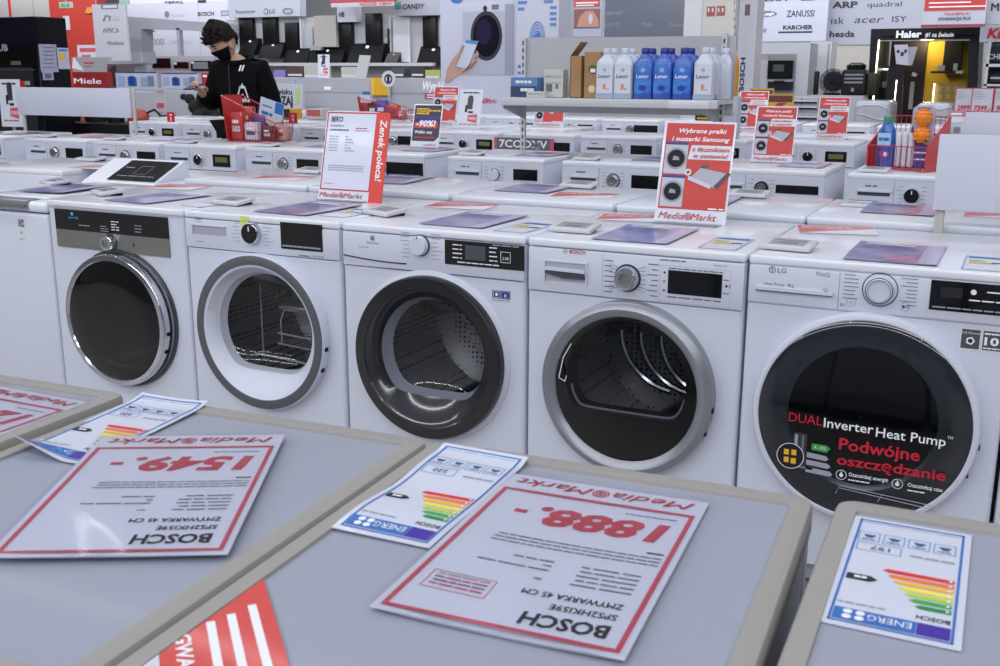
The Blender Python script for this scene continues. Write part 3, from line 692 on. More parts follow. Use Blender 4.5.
def energy_label(kwh, warp=None, w=.108, h=.232, plain=False):
    b = B(warp=warp); b.grid(0, w, 0, h, .0011, PAPER, 10, 20); b.grid(0, w, 0, h, .0, PAPER, 10, 20)
    for P in (((0, 0), (w, 0)), ((w, 0), (w, h)), ((w, h), (0, h)), ((0, h), (0, 0))):
        N = 12; Q = [(P[0][0]+(P[1][0]-P[0][0])*i/N, P[0][1]+(P[1][1]-P[0][1])*i/N) for i in range(N+1)]
        b.loft([[(x, y, 0) for x, y in Q], [(x, y, .0011) for x, y in Q]], PAPER, closed=False)
    z = .0016; e = .006
    def bar(u0, u1, v0, v1, m, n=6):
        for i in range(n): b.quad(u0+(u1-u0)*i/n, u0+(u1-u0)*(i+1)/n, v0, v1, z, m)
    bar(e, w-e, e, e+.0022, BLUE); bar(e, w-e, h-e-.0022, h-e, BLUE, 8)
    for i in range(12): a = e+(h-2*e)*i/12; c = e+(h-2*e)*(i+1)/12; b.quad(e, e+.0022, a, c, z, BLUE); b.quad(w-e-.0022, w-e, a, c, z, BLUE)
    bar(.009, .034, h-.031, h-.010, mat('violet_print', '40249c', .4), 2); bar(.0345, w-.009, h-.031, h-.010, BLUE, 5)
    b.text('ENERG', .038, h-.026, .010, INKW, z+.0004, width=.034)
    for i in range(4): b.fdisc(w-.030+.010*(i % 2), h-.016-.009*(i//2), .004, z+.0004, INKW, 10)
    b.text('BOSCH', .010, h-.044, .007, INK, z, width=.026, bold=.02); b.lines(.060, .098, h-.043, .003, INKL, z, 3)
    cols = ['0f8a45', '3aa648', 'b3cf3f', 'f2e53a', 'f5b332', 'ea7a2f', 'dc2a2c']
    for i, c in enumerate(cols):
        m = mat('scale_'+c, c, .4); L = .024+.0052*i; v = h-.062-.0098*i
        b.flat([(.010, v), (.010+L, v), (.010+L+.005, v+.0035), (.010+L, v+.007), (.010, v+.007)], z, m)
        b.quad(.012, .0145, v+.002, v+.005, z+.0003, INKW)
    b.prism([(.072, h-.093), (.078, h-.0875), (w-.010, h-.0875), (w-.010, h-.0985), (.078, h-.0985)], z, z+.0003, INK); b.lines(.081, .092, h-.095, .004, INKW, z+.0006, 2)
    fr = mat('icon_blue', '6f9fd0', .4)
    b.frame(.058, .098, .062, .080, .0010, z, fr); b.text(kwh, .068, .067, .008, INKG, z, width=.018, bold=.02)
    b.lines(.012, .05, .072, .004, INKL, z, 3)
    for i in range(4):
        u = .012+.0225*i; b.frame(u, u+.0195, .036, .058, .0010, z, fr); b.prism([(u+.004, .043), (u+.015, .043), (u+.012, .049), (u+.007, .049)], z, z+.0003, mat('icon_dark', '2f5d95', .4)); b.lines(u+.004, u+.016, .052, .002, INKG, z, 2)
        bar(u, u+.0195, .012, .013, fr, 1)
    return b
CARDZ = .8475
def lay(b, name, label, cat, top_right, ang, z=CARDZ, group=None, rx=0):
    return single(b, name, label, cat, (top_right[0], top_right[1], z), ang, group=group)
# the reader stands on the far side, so the cards are upside down from here: local u runs to -X, v towards the camera
# price card 1549: far-right corner at (2.233,-1.579), far-left (2.028,-1.683)... origin = reader's bottom left = far right here
a = math.atan2(-1.687+1.583, 2.033-2.237)
def sleeve(o, k=.0016, seed=1):
    R_ = random.Random(seed); ph = [R_.uniform(0, 6) for _ in range(6)]
    def f(p): return (p.x, p.y, .0045+k*(math.sin(p.x*34+ph[0]+3*math.sin(p.y*9+ph[1]))*math.sin(p.y*17+ph[2])+.6*math.sin(p.x*70+p.y*45+ph[3]))+bowf(p))
    bowf = lambda p: o_warp[0](Vector((p.x, p.y, 0)))[2]
    b = B(warp=f); b.grid(-.003, .213, -.003, .300, 0, mat_sleeve, 30, 40); b.obj('plastic_sleeve', o)
mat_sleeve = glassm('sleeve_film', 'fdfdff', .5, .08)
o_warp = [None]
def bow(k, w=.21, h=.297):
    def f(p):
        return (p.x, p.y, p.z+k*((p.x/w-.5)**2*2.2*(.3+p.y/h)+.3*(p.y/h-.5)**2))
    return f
o_warp[0] = bow(.0015); PC = lay(price_card('1549.', warp=bow(.0015)), 'price_card', 'white red-framed price card reading 1549, lying upside down on a dishwasher', 'price card', (2.237, -1.583), a+.03, z=.852, group='large price cards on the dishwashers'); PC.scale = (1.04, 1.10, 1); sleeve(PC)
a = math.atan2(-1.556+1.545, 2.533-2.753)
o_warp[0] = bow(.004); PC = lay(price_card('1888.', True, warp=bow(.004)), 'price_card', 'white red-framed price card reading 1888, lying upside down on a dishwasher', 'price card', (2.752, -1.545), PI+.08, group='large price cards on the dishwashers'); PC.scale = (1.04, 1.10, 1); sleeve(PC)
o_warp[0] = bow(.0015); PC = lay(price_card('1249.', warp=bow(.0015)), 'price_card', 'white red-framed price card at the left edge, partly out of view', 'price card', (1.917, -1.588), PI+.02, group='large price cards on the dishwashers'); PC.scale = (1.04, 1.10, 1); sleeve(PC)
# energy labels
def curl(r0=.05, s1=.0, h=.232, w=.108):
    def f(p):
        z = p.z; y = p.y; x = p.x
        d = max(0, y-(h-.05)); z += 9.0*d*d*max(0, 1.6*x/w-.5)          # reader's top end lifts
        e = max(0, .03-y); z += 5*e*e
        z += s1*(x/w-.5)**2*max(0, 1-y/.12)
        return (x, y, z+.001)
    return f
lay(energy_label('220', warp=curl(s1=.008)), 'energy_label', 'curled energy label half under the 1549 price card', 'energy label', (2.068, -1.527), PI+.10, z=.8478, group='energy labels on the dishwashers')
def wave(k):
    return lambda p: (p.x, p.y, p.z+k*(math.sin(p.y*40)+1)*.5*(.3+p.x*8)+6*max(0, .03-p.y)**2)
lay(energy_label('220', warp=wave(.004), h=.245), 'energy_label', 'wavy energy label beside the 1888 price card', 'energy label', (2.535, -1.522), PI+.05, z=.8482, group='energy labels on the dishwashers')
lay(energy_label('197'), 'energy_label', 'flat energy label alone on the dishwasher at the lower right', 'energy label', (3.000, -1.504), PI+.02, group='energy labels on the dishwashers')
# red promotional card at the bottom edge (reads sideways)
b = B(); b.prism([(0, 0), (.22, .24), (.10, .30), (0, .30)], 0, .0014, mat('promo_red', 'd2463f', .3, coat=.3)); b.prism([(.092, .10), (.22, .24), (.15, .28), (.092, .28)], .0014, .0018, PAPER)
for i, (u, a, c, k) in enumerate(((.012, .045, .27, .007), (.030, .055, .27, .007), (.047, .062, .27, .007), (.066, .075, .27, .013))): b.quad(u, u+k, a, c, .0018, INKW) if i < 3 else b.text('GWARANCJA', u+k, a, .012, INKW, .0018, width=.13, vert=True, bold=.03)
single(b, 'promo_card', 'red promotional card with white print at the bottom edge of the photo', 'promotional card', (2.447, -1.885, CARDZ), -2.335)

# ---- electronic price tags and leaflets on the machine tops
def esl():
    t = thing('electronic_price_tag', '', 'price tag', group='electronic price tags on the machine tops')
    M_ = T(0, 0, .004) @ RX(.10)
    b = B(M_); b.rbox(-.065, .065, -.045, .045, 0, .013, mat('tag_white', 'c9cad0', .4), .006, 2); b.obj('housing', t)
    b = B(M_); b.box(-.044, .046, -.030, .030, .013, .0135, mat('eink', '9a9ea2', .35)); b.lines(-.038, .04, .012, .005, INKG, .0139, 3); b.text('2499', -.02, -.018, .014, INK, .0139, width=.045); b.obj('screen', t)
    b = B(); b.rbox(-.05, .05, .02, .04, -.002, .006, BLKM, .002); b.obj('clip', t)
    return t
E0 = esl(); first = True
def tag_at(x, y, z, rz, label):
    global first
    if first: o = E0; first = False
    else: o = dup(E0)
    o.location = (x, y, z+.002); o.rotation_euler = (0, 0, rz); o['label'] = label
SMALL = 'small white electronic price tag '
for (x, y, r, l) in ((.07, .20, -.5, 'on the steel-banded washer, front left corner'), (.65, .19, -.1, 'on the dryer with the yellow sticker'), (1.24, .20, -.35, 'on the dryer with the black door ring'),
                     (1.895, .15, .0, 'on the dryer with the silver door ring'), (2.49, .12, -.08, 'on the dryer with the dark advert door'), (-.36, .35, -.4, 'on the top-loading washer at the left edge')):
    tag_at(x, y, .85, r, SMALL+l)
names = ['on the washer cut off at the left edge', 'on the washer with a dark red tag', 'on the washer with the red price sticker', 'on the washer in front of the man', 'on the washer right of the filled red basket',
         'on the washer behind the red-edged price card', 'on the washer under the left post of the bottle shelf', 'on the washer under the middle of the bottle shelf', '', 'at the front left of the red wire rack', '']
for i, (x, s, l) in enumerate(CM):
    if names[i]: tag_at(x+.1, YC+.09, .85, -.1, SMALL+names[i])
for x, l in ((1.53, 'lying on the turned-away machine behind the black-ringed dryer'), (.32, 'lying on the turned-away machine behind the steel-banded washer'), (2.16, 'on the turned-away machine right behind the large red poster'), (-.95, 'lying on the turned-away machine at the left edge')):
    tag_at(x, YB+.42, .866, 0, SMALL+l)
LAV = mat('leaflet_lavender', '9a92bd', .3, coat=.5, h2='7b74a8', scale=14); LAVP = mat('leaflet_pink', 'c08aa8', .3, coat=.5, h2='b05f88', scale=30)
def leaflet(pat=0):
    b = B(warp=lambda p: (p.x, p.y, p.z+.35*(p.x-.1)**2*(.5+p.y)))
    b.grid(0, .21, 0, .297, .0012, LAV, 8, 10); b.grid(0, .21, 0, .297, 0, PAPER, 8, 10)
    b.grid(.165, .208, .003, .294, .0016, mat('leaflet_pale', 'b9b3d2', .3, coat=.4), 3, 8)
    if pat: b.grid(.09, .16, .03, .11, .0017, LAVP, 4, 4)
    for i in range(3): b.lines(.02, .15, .23-.02*i, .005, mat('leaflet_ink', '6c6498', .4), .0019, 5)
    b.quad(.02, .14, .255, .275, .0019, mat('leaflet_white', 'c9c6df', .4))
    return b
GL = 'lavender leaflets on the machine tops'
_lf = {}
def leaf(x, y, z, rz, label, pat=0):
    if pat not in _lf: _lf[pat] = o = single(leaflet(pat), 'leaflet', 'lavender leaflet '+label, 'leaflet', (x, y, z+.001), rz, group=GL); return o
    return dup(_lf[pat], (x, y, z+.001), rz, 'lavender leaflet '+label)
leaf(2.635, .025, .85, 0, 'with a pink patch on the dryer with the dark advert door', 1)
leaf(1.99, .035, .85, 0, 'in front of the large red poster')
leaf(1.44, .07, .85, -.02, 'on the dryer with the black door ring')
leaf(.84, .06, .85, -.05, 'below the red-edged price card', 1)
leaf(.20, .06, .85, -.1, 'on the steel-banded washer')
leaf(2.56, YB+.16, .866, .0, 'on the turned-away machine behind the dark advert door', 1)
leaf(1.95, YB+.1, .866, .05, 'behind the large red poster')
leaf(1.30, YB+.17, .866, .0, 'on the turned-away machine behind the black-ringed dryer')
leaf(.70, YB+.18, .866, .1, 'on the turned-away machine behind the yellow-stickered dryer')
leaf(-.30, .12, .85, .1, 'on the top-loading washer at the left edge')
for i, (x, s, l) in enumerate(CM):
    if i in (0, 1, 2, 4, 5, 6, 7, 8):
        leaf(x+.30, YC+.16, .85, 0, 'on the '+['washer cut off at the left edge, second facing row', 'washer under the left part of the blank board', 'washer under the right end of the blank board', '', 'washer right of the filled red basket', 'washer behind the red-edged price card', 'washer under the left post of the bottle shelf', 'washer under the middle of the bottle shelf', 'washer with the narrow display, right of the large red poster'][i])
def mini(x, y, z, rz, label, k=0):
    b = B(); b.box(0, .10, 0, .20, 0, .0008, mat('mini_paper', 'd5dae6', .4, coat=.3)); b.frame(.002, .098, .002, .198, .002, .0012, BLUE)
    for i, c in enumerate(('0f8a45', 'b3cf3f', 'f2e53a', 'ea7a2f')): b.quad(.012, .045+.008*i, .13-.014*i, .138-.014*i, .0012, mat('scale_'+c, c, .4))
    b.quad(.008, .092, .165, .19, .0012, BLUE); b.quad(.06, .09, .10, .115, .0012, INK)
    return single(b, 'energy_label', label, 'energy label', (x, y, z+.001), rz, group='energy labels on the white machines')
mini(2.895, .02, .85, 0, 'small energy label at the right edge of the dryer with the dark advert door')
mini(2.28, .03, .85, 0, 'small energy label right of the leaflet on the silver-ringed dryer')
mini(1.69, .05, .85, -.05, 'small energy label right of the leaflet on the black-ringed dryer')
mini(1.075, .08, .85, 0, 'small energy label right of the red-edged price card')
mini(2.47, YB+.30, .866, .0, 'small energy label on the turned-away machine left of the pink leaflet')
mini(.52, .08, .85, -.1, 'small energy label beside the tag on the yellow-stickered dryer')
def redpaper(x, y, z, rz, label, s=1.):
    b = B(); b.box(0, .21*s, 0, .15*s, 0, .0008, PAPER2); b.prism([(0, 0), (.21*s, .11*s), (.21*s, .15*s), (.0, .15*s)][::1], .0008, .0011, mat('promo_red', 'd2463f')); 
    for i in range(3): b.lines(.01, .15*s, .125*s-.02*i, .006, INKW, .0015, 4)
    return single(b, 'promo_sheet', label, 'promotional sheet', (x, y, z+.001), rz, group='red and white promotional sheets on the machine tops')
redpaper(2.46, .42, .85, .25, 'red promotional sheet at the back of the dryer with the dark advert door')
redpaper(1.86, .40, .85, .15, 'red promotional sheet at the back left of the silver-ringed dryer')
redpaper(1.25, .42, .85, .1, 'red promotional sheet at the back of the black-ringed dryer')
redpaper(.02, .42, .85, .1, 'red promotional sheet in front of the raised black touch console', 1.0)
redpaper(1.55, YB+.10, .866, .15, 'red promotional sheet on the turned-away machine left of the large red poster')
redpaper(-.75, YB+.10, .866, .1, 'red promotional sheet on the turned-away machine at the left edge')
redpaper(2.85, YB+.22, .866, .0, 'red promotional sheet below the large blank board', 1.3)
redpaper(.25, YB+.12, .866, .1, 'red promotional sheet on the turned-away machine behind the steel-banded washer')

# ---- upright posters
LAST = [None]
def stand(label, x, y, z, rz=0, lean=.0, build=None, size=(.226, .335), cat='poster', group=None, foot=True, k=1.):
    t = thing('poster_stand', label, cat, (x, y, z), rz, group); LAST[0] = t
    w, h = size; lean = .25 if lean == .03 else lean
    M_ = RX(-lean) @ FRONT @ Matrix.Scale(k, 4)
    b = B(M_); b.box(0, w, 0, h, -.002, 0, mat('acrylic', 'd4d8e4', .15, coat=.3)) ; b.obj('holder', t)
    if foot: b = B(); b.box(0.01, w-.01, -.05, .02, 0, .002, CLEAR); b.obj('foot', t)
    b = B(M_); build(b, w, h); b.obj('print', t)
    return t
def p_washers(b, w, h, fine=True):
    R2 = mat('poster_red', 'c23a34', .45); z = .0008; y0 = .040
    b.quad(.008, w-.006, y0, h-.006, z, R2); z += .0008
    b.text('Wybrane pralki', w*.5+.010, h-.034, .0125, INKW, z, 'C', width=.142, bold=.022, shear=.2)
    b.text('i suszarki Samsung', w*.5+.006, h-.058, .0125, INKW, z, 'C', width=.172, bold=.022, shear=.2)
    b.flat([(.082, h-.112), (w-.006, h-.112), (w-.006, h-.070), (.090, h-.070)], z, PAPER2); z2 = z+.0006
    b.text('z łącznikiem', .092, h-.088, .0125, REDT, z2+.001, width=.112, bold=.014, shear=.2); b.text('w zestawie!', .098, h-.107, .0125, REDT, z2+.001, width=.104, bold=.014, shear=.2)
    for k in (0, 1):
        v = .046+.098*k; b.quad(.012, .080, v, v+.094, z, mat('poster_washer', 'b9bbc6', .45)); b.quad(.012, .080, v+.086, v+.094, z2, NAVY)
        b.ring(.047, v+.045, .032, .026, z2, GREYP, 28); b.fdisc(.047, v+.045, .026, z2, mat('poster_dark', '15171d', .4, spec=.2), 28); b.fdisc(.047, v+.045, .026, z2+.0008, mat('poster_dark', '23262e'), 28); b.flat([(.036, v+.040), (.058, v+.040), (.055, v+.050), (.040, v+.053)], z2+.0014, GREYP)
    b.fdisc(.088, h-.150, .010, z2, PAPER2, 20); b.quad(.082, .094, h-.1515, h-.1485, z2+.0004, INK); b.quad(.0865, .0895, h-.156, h-.144, z2+.0004, INK)
    s = mat('poster_steel', 'a9abb8', .45)
    b.flat([(.095, h-.168), (.125, h-.136), (.205, h-.150), (.178, h-.196), (.160, h-.190)], z2, s); b.flat([(.178, h-.196), (.216, h-.150), (.205, h-.146), (.168, h-.19)], z2+.0003, DKG); b.flat([(.122, h-.132), (.142, h-.124), (.150, h-.130), (.13, h-.138)], z2+.0003, DKG)
    b.flat([(.09, h-.160), (.16, h-.185), (.16, h-.197), (.09, h-.172)], z2+.0003, mat('poster_steel2', 'c4c6d2', .45))
    b.lines(.16, w-.01, .043, .004, INKW, z2, 1)
    logo(b, .012, .010, .020, REDT, w-.04, z)
p = at(655, 221, z=.85); stand('large red poster about selected washers and dryers, on the silver-ringed dryer', p.x-.004, p.y, .85, 0, .03, p_washers, (.216, .300), group='red washer posters')
p = at(752, 158, z=.85); stand('medium red washer poster standing right of the shelf, on the machine with the steel knob', 1.765, 2.74, .85, 0, .03, p_washers, (.228, .315), k=.88, group='red washer posters')
stand('red washer poster standing behind the medium one, farther back', 1.0, 5.45, .85, 0, .03, p_washers, (.228, .32), k=.95, group='red washer posters')
stand('red washer poster right of the two overlapping ones, on the machine with the black knob', 1.70, 4.80, .85, 0, .03, p_washers, (.228, .32), k=.88, group='red washer posters')
p = at(538, 126, z=.85); stand('small red washer poster below the left end of the bottle shelf', p.x, 5.3, .85, 0, .03, p_washers, (.26, .30), group='red washer posters')
p = at(424, 124, z=.85); stand('small red washer poster half hidden behind the dark outlet poster', -1.42, 5.05, .85, 0, .03, p_washers, (.228, .32), k=1.0, group='red washer posters')
def p_price(b, w, h):
    z = .0008; b.quad(.004, .214, .034, h-.004, z, PAPER); b.frame(.004, .214, .034, h-.004, .0045, z+.0006, REDT); z += .0012
    b.text('BEKO', .022, h-.038, .018, INK, z, width=.05, bold=.02, shear=.1); b.text('SUSZARKA', .022, h-.056, .007, INKG, z, width=.056, bold=.01); b.lines(.022, .10, h-.070, .005, INKG, z, 4)
    b.lines(.13, .18, h-.062, .004, PINKR, z, 3); b.lines(.125, .185, h-.070, .003, INKL, z, 4)
    for i in range(6): b.lines(.022, .06, h-.092-.010*i, .003, INKL, z, 2); b.lines(.09, .10+.02*(i % 3), h-.092-.010*i, .003, INKL, z, 1)
    for i in range(3): b.lines(.03, .18, .12-.008*i, .003, INKL, z, 9)
    b.lines(.022, .06, .055, .003, INKL, z, 3)
    logo(b, .004, .008, .018, REDT, .185, z)
def beko():
    p = at(318, 198.5, z=.852)
    t = thing('price_card_stand', 'upright red-edged price card with a red tab, standing on the dryer with the yellow sticker', 'price card', (p.x, p.y, .852), .0)
    M_ = RX(-.25) @ FRONT @ Matrix.Scale(.97, 4)
    b = B(M_); p_price(b, .218, .315); b.box(0, .218, 0, .315, -.003, 0, mat('acrylic', 'd4d8e4')); b.obj('card', t)
    b = B(M_ @ T(.216, -.018, .002) @ RZ(.012)); r = .01
    b.prism([(0, 0), (.048, 0), (.055, .01), (.058, .318), (.05, .33), (0, .33)], 0, .003, mat('tab_red', 'd2382a', .4))
    vs, fs, x0, x1 = tmesh('Zenek poleca!', .02, .15); k = .026/.7; sx = .215/(x1-x0)
    b.add([(.020+y*k, .305-(x-x0)*sx, .0036) for x, y, z in vs], fs, INKW); b.obj('red_tab', t)
    b = B(); b.box(.02, .2, -.04, .03, -.001, .001, CLEAR); b.obj('foot', t)
beko()
def p_outlet(b, w, h):
    z = .0008; dk = mat('poster_night', '26263a', .35); b.prism([(.01, .05), (w-.05, .05), (w-.01, .09), (w-.01, h-.01), (.01, h-.01)], 0, z, dk); z += .0006
    b.quad(.03, .15, h-.085, h-.035, z, YEL); b.text('OUTLET', .034, h-.075, .030, INK, z+.0006, width=.11, bold=.03, shear=.15); b.lines(.155, w-.02, h-.06, .012, YEL, z, 2)
    b.quad(.02, w-.02, h-.15, h-.10, z, NAVY); b.quad(.02, w-.03, .16, .24, z, mat('poster_red', 'c23a34')); b.text('-90%!', .035, .175, .048, INKW, z+.0006, width=.19, bold=.04, shear=.15)
    b.text('Wielkie ceny', .03, .115, .024, INKW, z+.0006, width=.17, bold=.02, shear=.1); b.lines(.03, w-.05, .075, .012, REDT, z+.0006, 3); logo(b, w*.45, .012, .018, PINKR, w*.45, z)
stand('dark outlet poster offering up to 90 percent off, in the middle of the machines', at(410, 146, Y=2.83).x, 2.83, .85, 0, .03, p_outlet, (.275, .36), k=.70)
def p_coffee(b, w, h):
    z = .0008; b.lines(.04, w-.04, h-.04, .014, INK, z, 4)
    b.box(w*.38, w*.62, .20, .31, 0, .001, DKG); b.fdisc(w*.5, .31, w*.12, .0011, DKG, 14); b.quad(w*.30, w*.40, .17, .24, .0012, INK); b.quad(w*.45, w*.66, .16, .18, .0012, INK); b.prism([(w*.45, .08), (w*.85, .06), (w*.85, .15), (w*.45, .14)], 0, .0012, PINKR); b.text('999', w*.5, .09, .03, INKW, .0018, width=.08)
    b.lines(.03, w-.03, .04, .012, PINKR, z, 3)
stand('white poster with a coffee machine picture, left of the bottle shelf', -1.0, 4.72, .85, 0, .03, p_coffee, (.265, .40), k=.76, group='coffee machine posters')
p = at(318, 78, Y=10.7); stand('white poster with a coffee machine picture, below the cooker hoods', p.x, 10.7, p.z, 0, .05, p_coffee, (.21, .34), group='coffee machine posters')
p = at(8, 130, Y=3.3); stand('white poster cut across by the left end of the long blank board', p.x, 3.25, .85, 0, .02, p_coffee, (.24, .36), group='coffee machine posters'); b = B(); b.box(.11, .13, .004, .02, -.85, .1, LG_); b.obj('post', LAST[0])
def p_sq(n):
    def f(b, w, h): b.quad(0, w, 0, h, .0008, mat('tag_red', 'c92337', .4)); b.text('NR', w*.5, h*.62, h*.18, INKW, .0014, 'C', bold=.03); b.text(n, w*.5, h*.15, h*.34, INKW, .0014, 'C', bold=.05)
    return f
p = at(167.5, 122, Y=4.42); stand('small red number 1 tag above the machines, beside the black cables', p.x, 4.42, p.z, 0, 0, p_sq('1'), (.085, .085), 'sign', 'red number tags', False)
p = at(289, 123.5, Y=4.42); stand('small red number 2 tag right of the man', p.x, 4.42, p.z, 0, 0, p_sq('2'), (.085, .085), 'sign', 'red number tags', False)
# grey strip sign with big white letters, wrapped on a washer of the third facing row
b = B(FRONT); b.box(0, .47, 0, .085, 0, .004, mat('strip_grey', '5f626c', .45)); b.quad(0, .02, .0, .085, .0046, PINKR); b.quad(.44, .47, .0, .085, .0046, PINKR);
b.text('7COOXV', .04, .018, .052, INKW, .0046, width=.38, bold=.02)
single(b, 'strip_sign', 'grey strip sign with large white characters, below the left end of the shelf', 'sign', (-.475, 4.345, .735))
# ============================================================ bottle shelf (gondola) between the rows
SHG = mat('shelf_grey', 'b4b6ba', .5); SHW = mat('shelf_white', 'c6c8ca', .45)
t = thing('gondola_shelf', 'grey metal gondola shelf with a single board of bottles, standing between the machine rows', 'shelf', (.41, 2.955, 0))
b = B(); b.box(.0, 1.19, .012, .024, 1.06, 1.462, SHG); b.obj('back_panel', t)
b = B(); b.box(.0, 1.19, .016, .022, .15, .84, SHG); b.obj('lower_panel', t)
for x in (0, 1.135):
    b = B(); b.box(x-.014, x+.014, -.010, .010, 0, 1.475 if x else 1.462, SHW)
    for i in range(34): b.box(x-.004, x+.004, -.0108, -.0096, .12+.0395*i, .143+.0395*i, INK)
    b.obj('upright', t)
    b = B(); b.box(x-.02, x+.02, -.02, .02, 0, .03, SHG); b.obj('foot', t)
    b = B(Matrix(((0, 0, 1, 0), (1, 0, 0, 0), (0, 1, 0, 0), (0, 0, 0, 1)))); b.prism([(-.02, 1.02), (-.02, 1.105), (-.30, 1.105), (-.30, 1.09)], x-.004+(.02 if x == 0 else -.02), x+.004+(.02 if x == 0 else -.02), SHG); b.obj('bracket', t)
b = B(); b.box(.02, 1.2, -.30, -.012, 1.125, 1.145, SHW); b.rbox(.015, 1.2, -.32, -.30, 1.105, 1.147, SHW, .004); b.obj('shelf_board', t)
b = B(); b.rbox(.95, 1.16, -.328, -.319, 1.105, 1.142, mat('strip_white', 'd4d5d8', .35), .003); b.obj('price_rail', t)
SZ = 1.1465
BOTW = mat('bottle_white', 'c9cedc', .3, coat=.3); BOTG = mat('bottle_greyblue', '9fb0c4', .35); BOTB = mat('bottle_blue', '3f6fc4', .28, coat=.4, h2='2a4fae', scale=9); BOTL = mat('bottle_violet', '5c62b4', .3, coat=.3); CAPB = mat('cap_blue', '1e2f86', .35)
def bottle(blue):
    t = thing('softener_bottle', '', 'bottle')
    body, neck, cap = (BOTB, BOTL, CAPB) if blue else (BOTW, BOTW, BOTW)
    b = B()
    def rr(hw, hd, z, r=.018, k=4, cx=0):
        P = []; r = min(r, hw*.95, hd*.95)
        for sx, sy, a0 in ((1, 1, 0), (-1, 1, 90), (-1, -1, 180), (1, -1, 270)):
            for i in range(k+1): a = math.radians(a0+90*i/k); P.append((cx+sx*(hw-r)+r*math.cos(a), sy*(hd-r)+r*math.sin(a), z))
        return P
    b.loft([rr(.045, .032, 0), rr(.049, .036, .006), rr(.050, .036, .10), rr(.050, .036, .185), rr(.047, .034, .198), rr(.030, .026, .222), rr(.020, .020, .238), rr(.019, .019, .246)], body, cap0=True, cap1=True)
    b.obj('bottle', t)
    h = B(); h.tube([(.018, 0, .236), (.036, 0, .226), (.044, 0, .205), (.046, 0, .19)], .007, neck, 8); h.obj('handle', t)
    c = B(); c.lathe(0, 0, [(.021, .240), (.022, .244), (.021, .268), (.018, .272), (.0001, .273)], cap, 18); c.obj('cap', t)
    l = B(FRONT); z = .0365
    if blue:
        l.flat([(-.044, .03), (.044, .03), (.044, .16), (.0, .185), (-.044, .16)], z, mat('label_blue', '4b86d8', .3, h2='2f5fc0', scale=16)); l.fdisc(0, .155, .012, z+.0005, mat('label_paleblue', '8fb4e6', .4), 16); l.fdisc(.0, .06, .022, z+.0005, mat('label_deep', '23419c', .4), 20, .015)
        l.text('Lenor', -.036, .112, .020, INKW, z+.001, width=.068, bold=.02, shear=.2)
    else:
        l.quad(-.044, .044, .03, .175, z, mat('label_white', 'd6dae6', .35)); l.fdisc(0, .155, .010, z+.0005, BOTG, 16); l.text('Lenor', -.036, .112, .020, mat('label_navy', '34406a', .4), z+.001, width=.068, bold=.015, shear=.2)
        l.fdisc(.0, .068, .010, z+.0005, mat('label_peach', 'd2977c', .45), 5, .016); l.lines(-.01, .03, .05, .006, mat('label_peach', 'd2977c'), z+.0005, 2); l.quad(-.048, .048, .002, .028, z, BOTG)
    l.obj('label_print', t)
    return t
PB = {False: bottle(False), True: bottle(True)}; used = set()
spots = [(604, 0), (622, 0), (642, 1), (661, 1), (681, 1), (702, 0)]
desc = ['white softener bottle nearest the brown boxes', 'white softener bottle touching the blue ones from the left', 'leftmost blue softener bottle', 'middle blue softener bottle', 'rightmost blue softener bottle', 'white softener bottle at the right end of the shelf']
for i, (u, bl) in enumerate(spots):
    for r in (0, 1):
        p = at(u, 98.3, Y=2.70); bl = bool(bl)
        lb = desc[i]+(', front row' if r == 0 else ', in the row behind')
        if bl not in used: o = PB[bl]; used.add(bl)
        else: o = dup(PB[bl])
        o.location = (p.x+.004*r, 2.735+.088*r, SZ); retag(o, lb, 'blue softener bottles' if bl else 'white softener bottles')
for o_ in COL.objects:
    if o_.name.startswith('softener_bottle'): o_.scale = (1, 1, .93)
o = dup(PB[False], (at(705, 98, Y=2.7).x+.045, 2.885, SZ), -1.35, 'white softener bottle turned side-on beside the right upright', 'white softener bottles')
# boxes on the shelf
KR = mat('cardboard', 'a9825a', .7, noise=.1); KRD = mat('cardboard_in', '8a6542', .8)
def carton(name, label, x, y, w, d, h, m, open_=False, deco=None, rz=0):
    t = thing(name, label, 'box', (x, y, SZ), rz)
    b = B()
    if open_:
        b.box(0, w, 0, .003, 0, h, m); b.box(0, w, d-.003, d, 0, h, m); b.box(0, .003, 0, d, 0, h, m); b.box(w-.003, w, 0, d, 0, h, m); b.box(0, w, 0, d, 0, .003, m); b.box(.003, w-.003, .003, d-.003, .003, h*.8, KRD)
    else: b.rbox(0, w, 0, d, 0, h, m, .002, 1)
    b.obj('carton', t)
    if open_:
        f = B(T(0, 0, h) @ RY(-.9)); f.box(0, d*.9, 0, d, -.001, .001, m); f.obj('flap', t)
    if deco: f = B(FRONT); deco(f, w, h); f.obj('print', t)
    return t
x0 = at(569, 98, Y=2.72).x
carton('cardboard_box', 'narrow open brown cardboard box on the bottle shelf, leftmost of the two', x0, 2.73, .066, .10, .215, KR, True)
def kd(f, w, h): f.fdisc(w*.55, h*.62, w*.28, .0008, mat('olive_print', '59613c', .5), 20); f.quad(w*.4, w*.72, h*.56, h*.64, .0014, INKW); f.fdisc(w*.5, h*.2, w*.22, .0008, mat('cream_print', 'd8cdb4', .5), 20)
carton('cardboard_box', 'brown cardboard box with an olive round print, touching the white bottles', at(582.5, 98, Y=2.72).x, 2.735, .088, .10, .235, KR, False, kd)
def kw(f, w, h): f.text('KENCLA', .01, h*.70, .014, INKG, .0008, width=w-.02); f.box(.015, .05, .03, .07, 0, .001, INKG); f.box(.07, .085, .045, .07, 0, .001, INKG); f.lines(.015, w-.01, h*.5, .006, INKL, .0008, 4)
carton('white_box', 'white box with grey lettering standing on the bottle shelf', at(542, 98, Y=2.74).x, 2.76, .112, .07, .145, mat('box_white', 'c9c9c6', .5), False, kw)
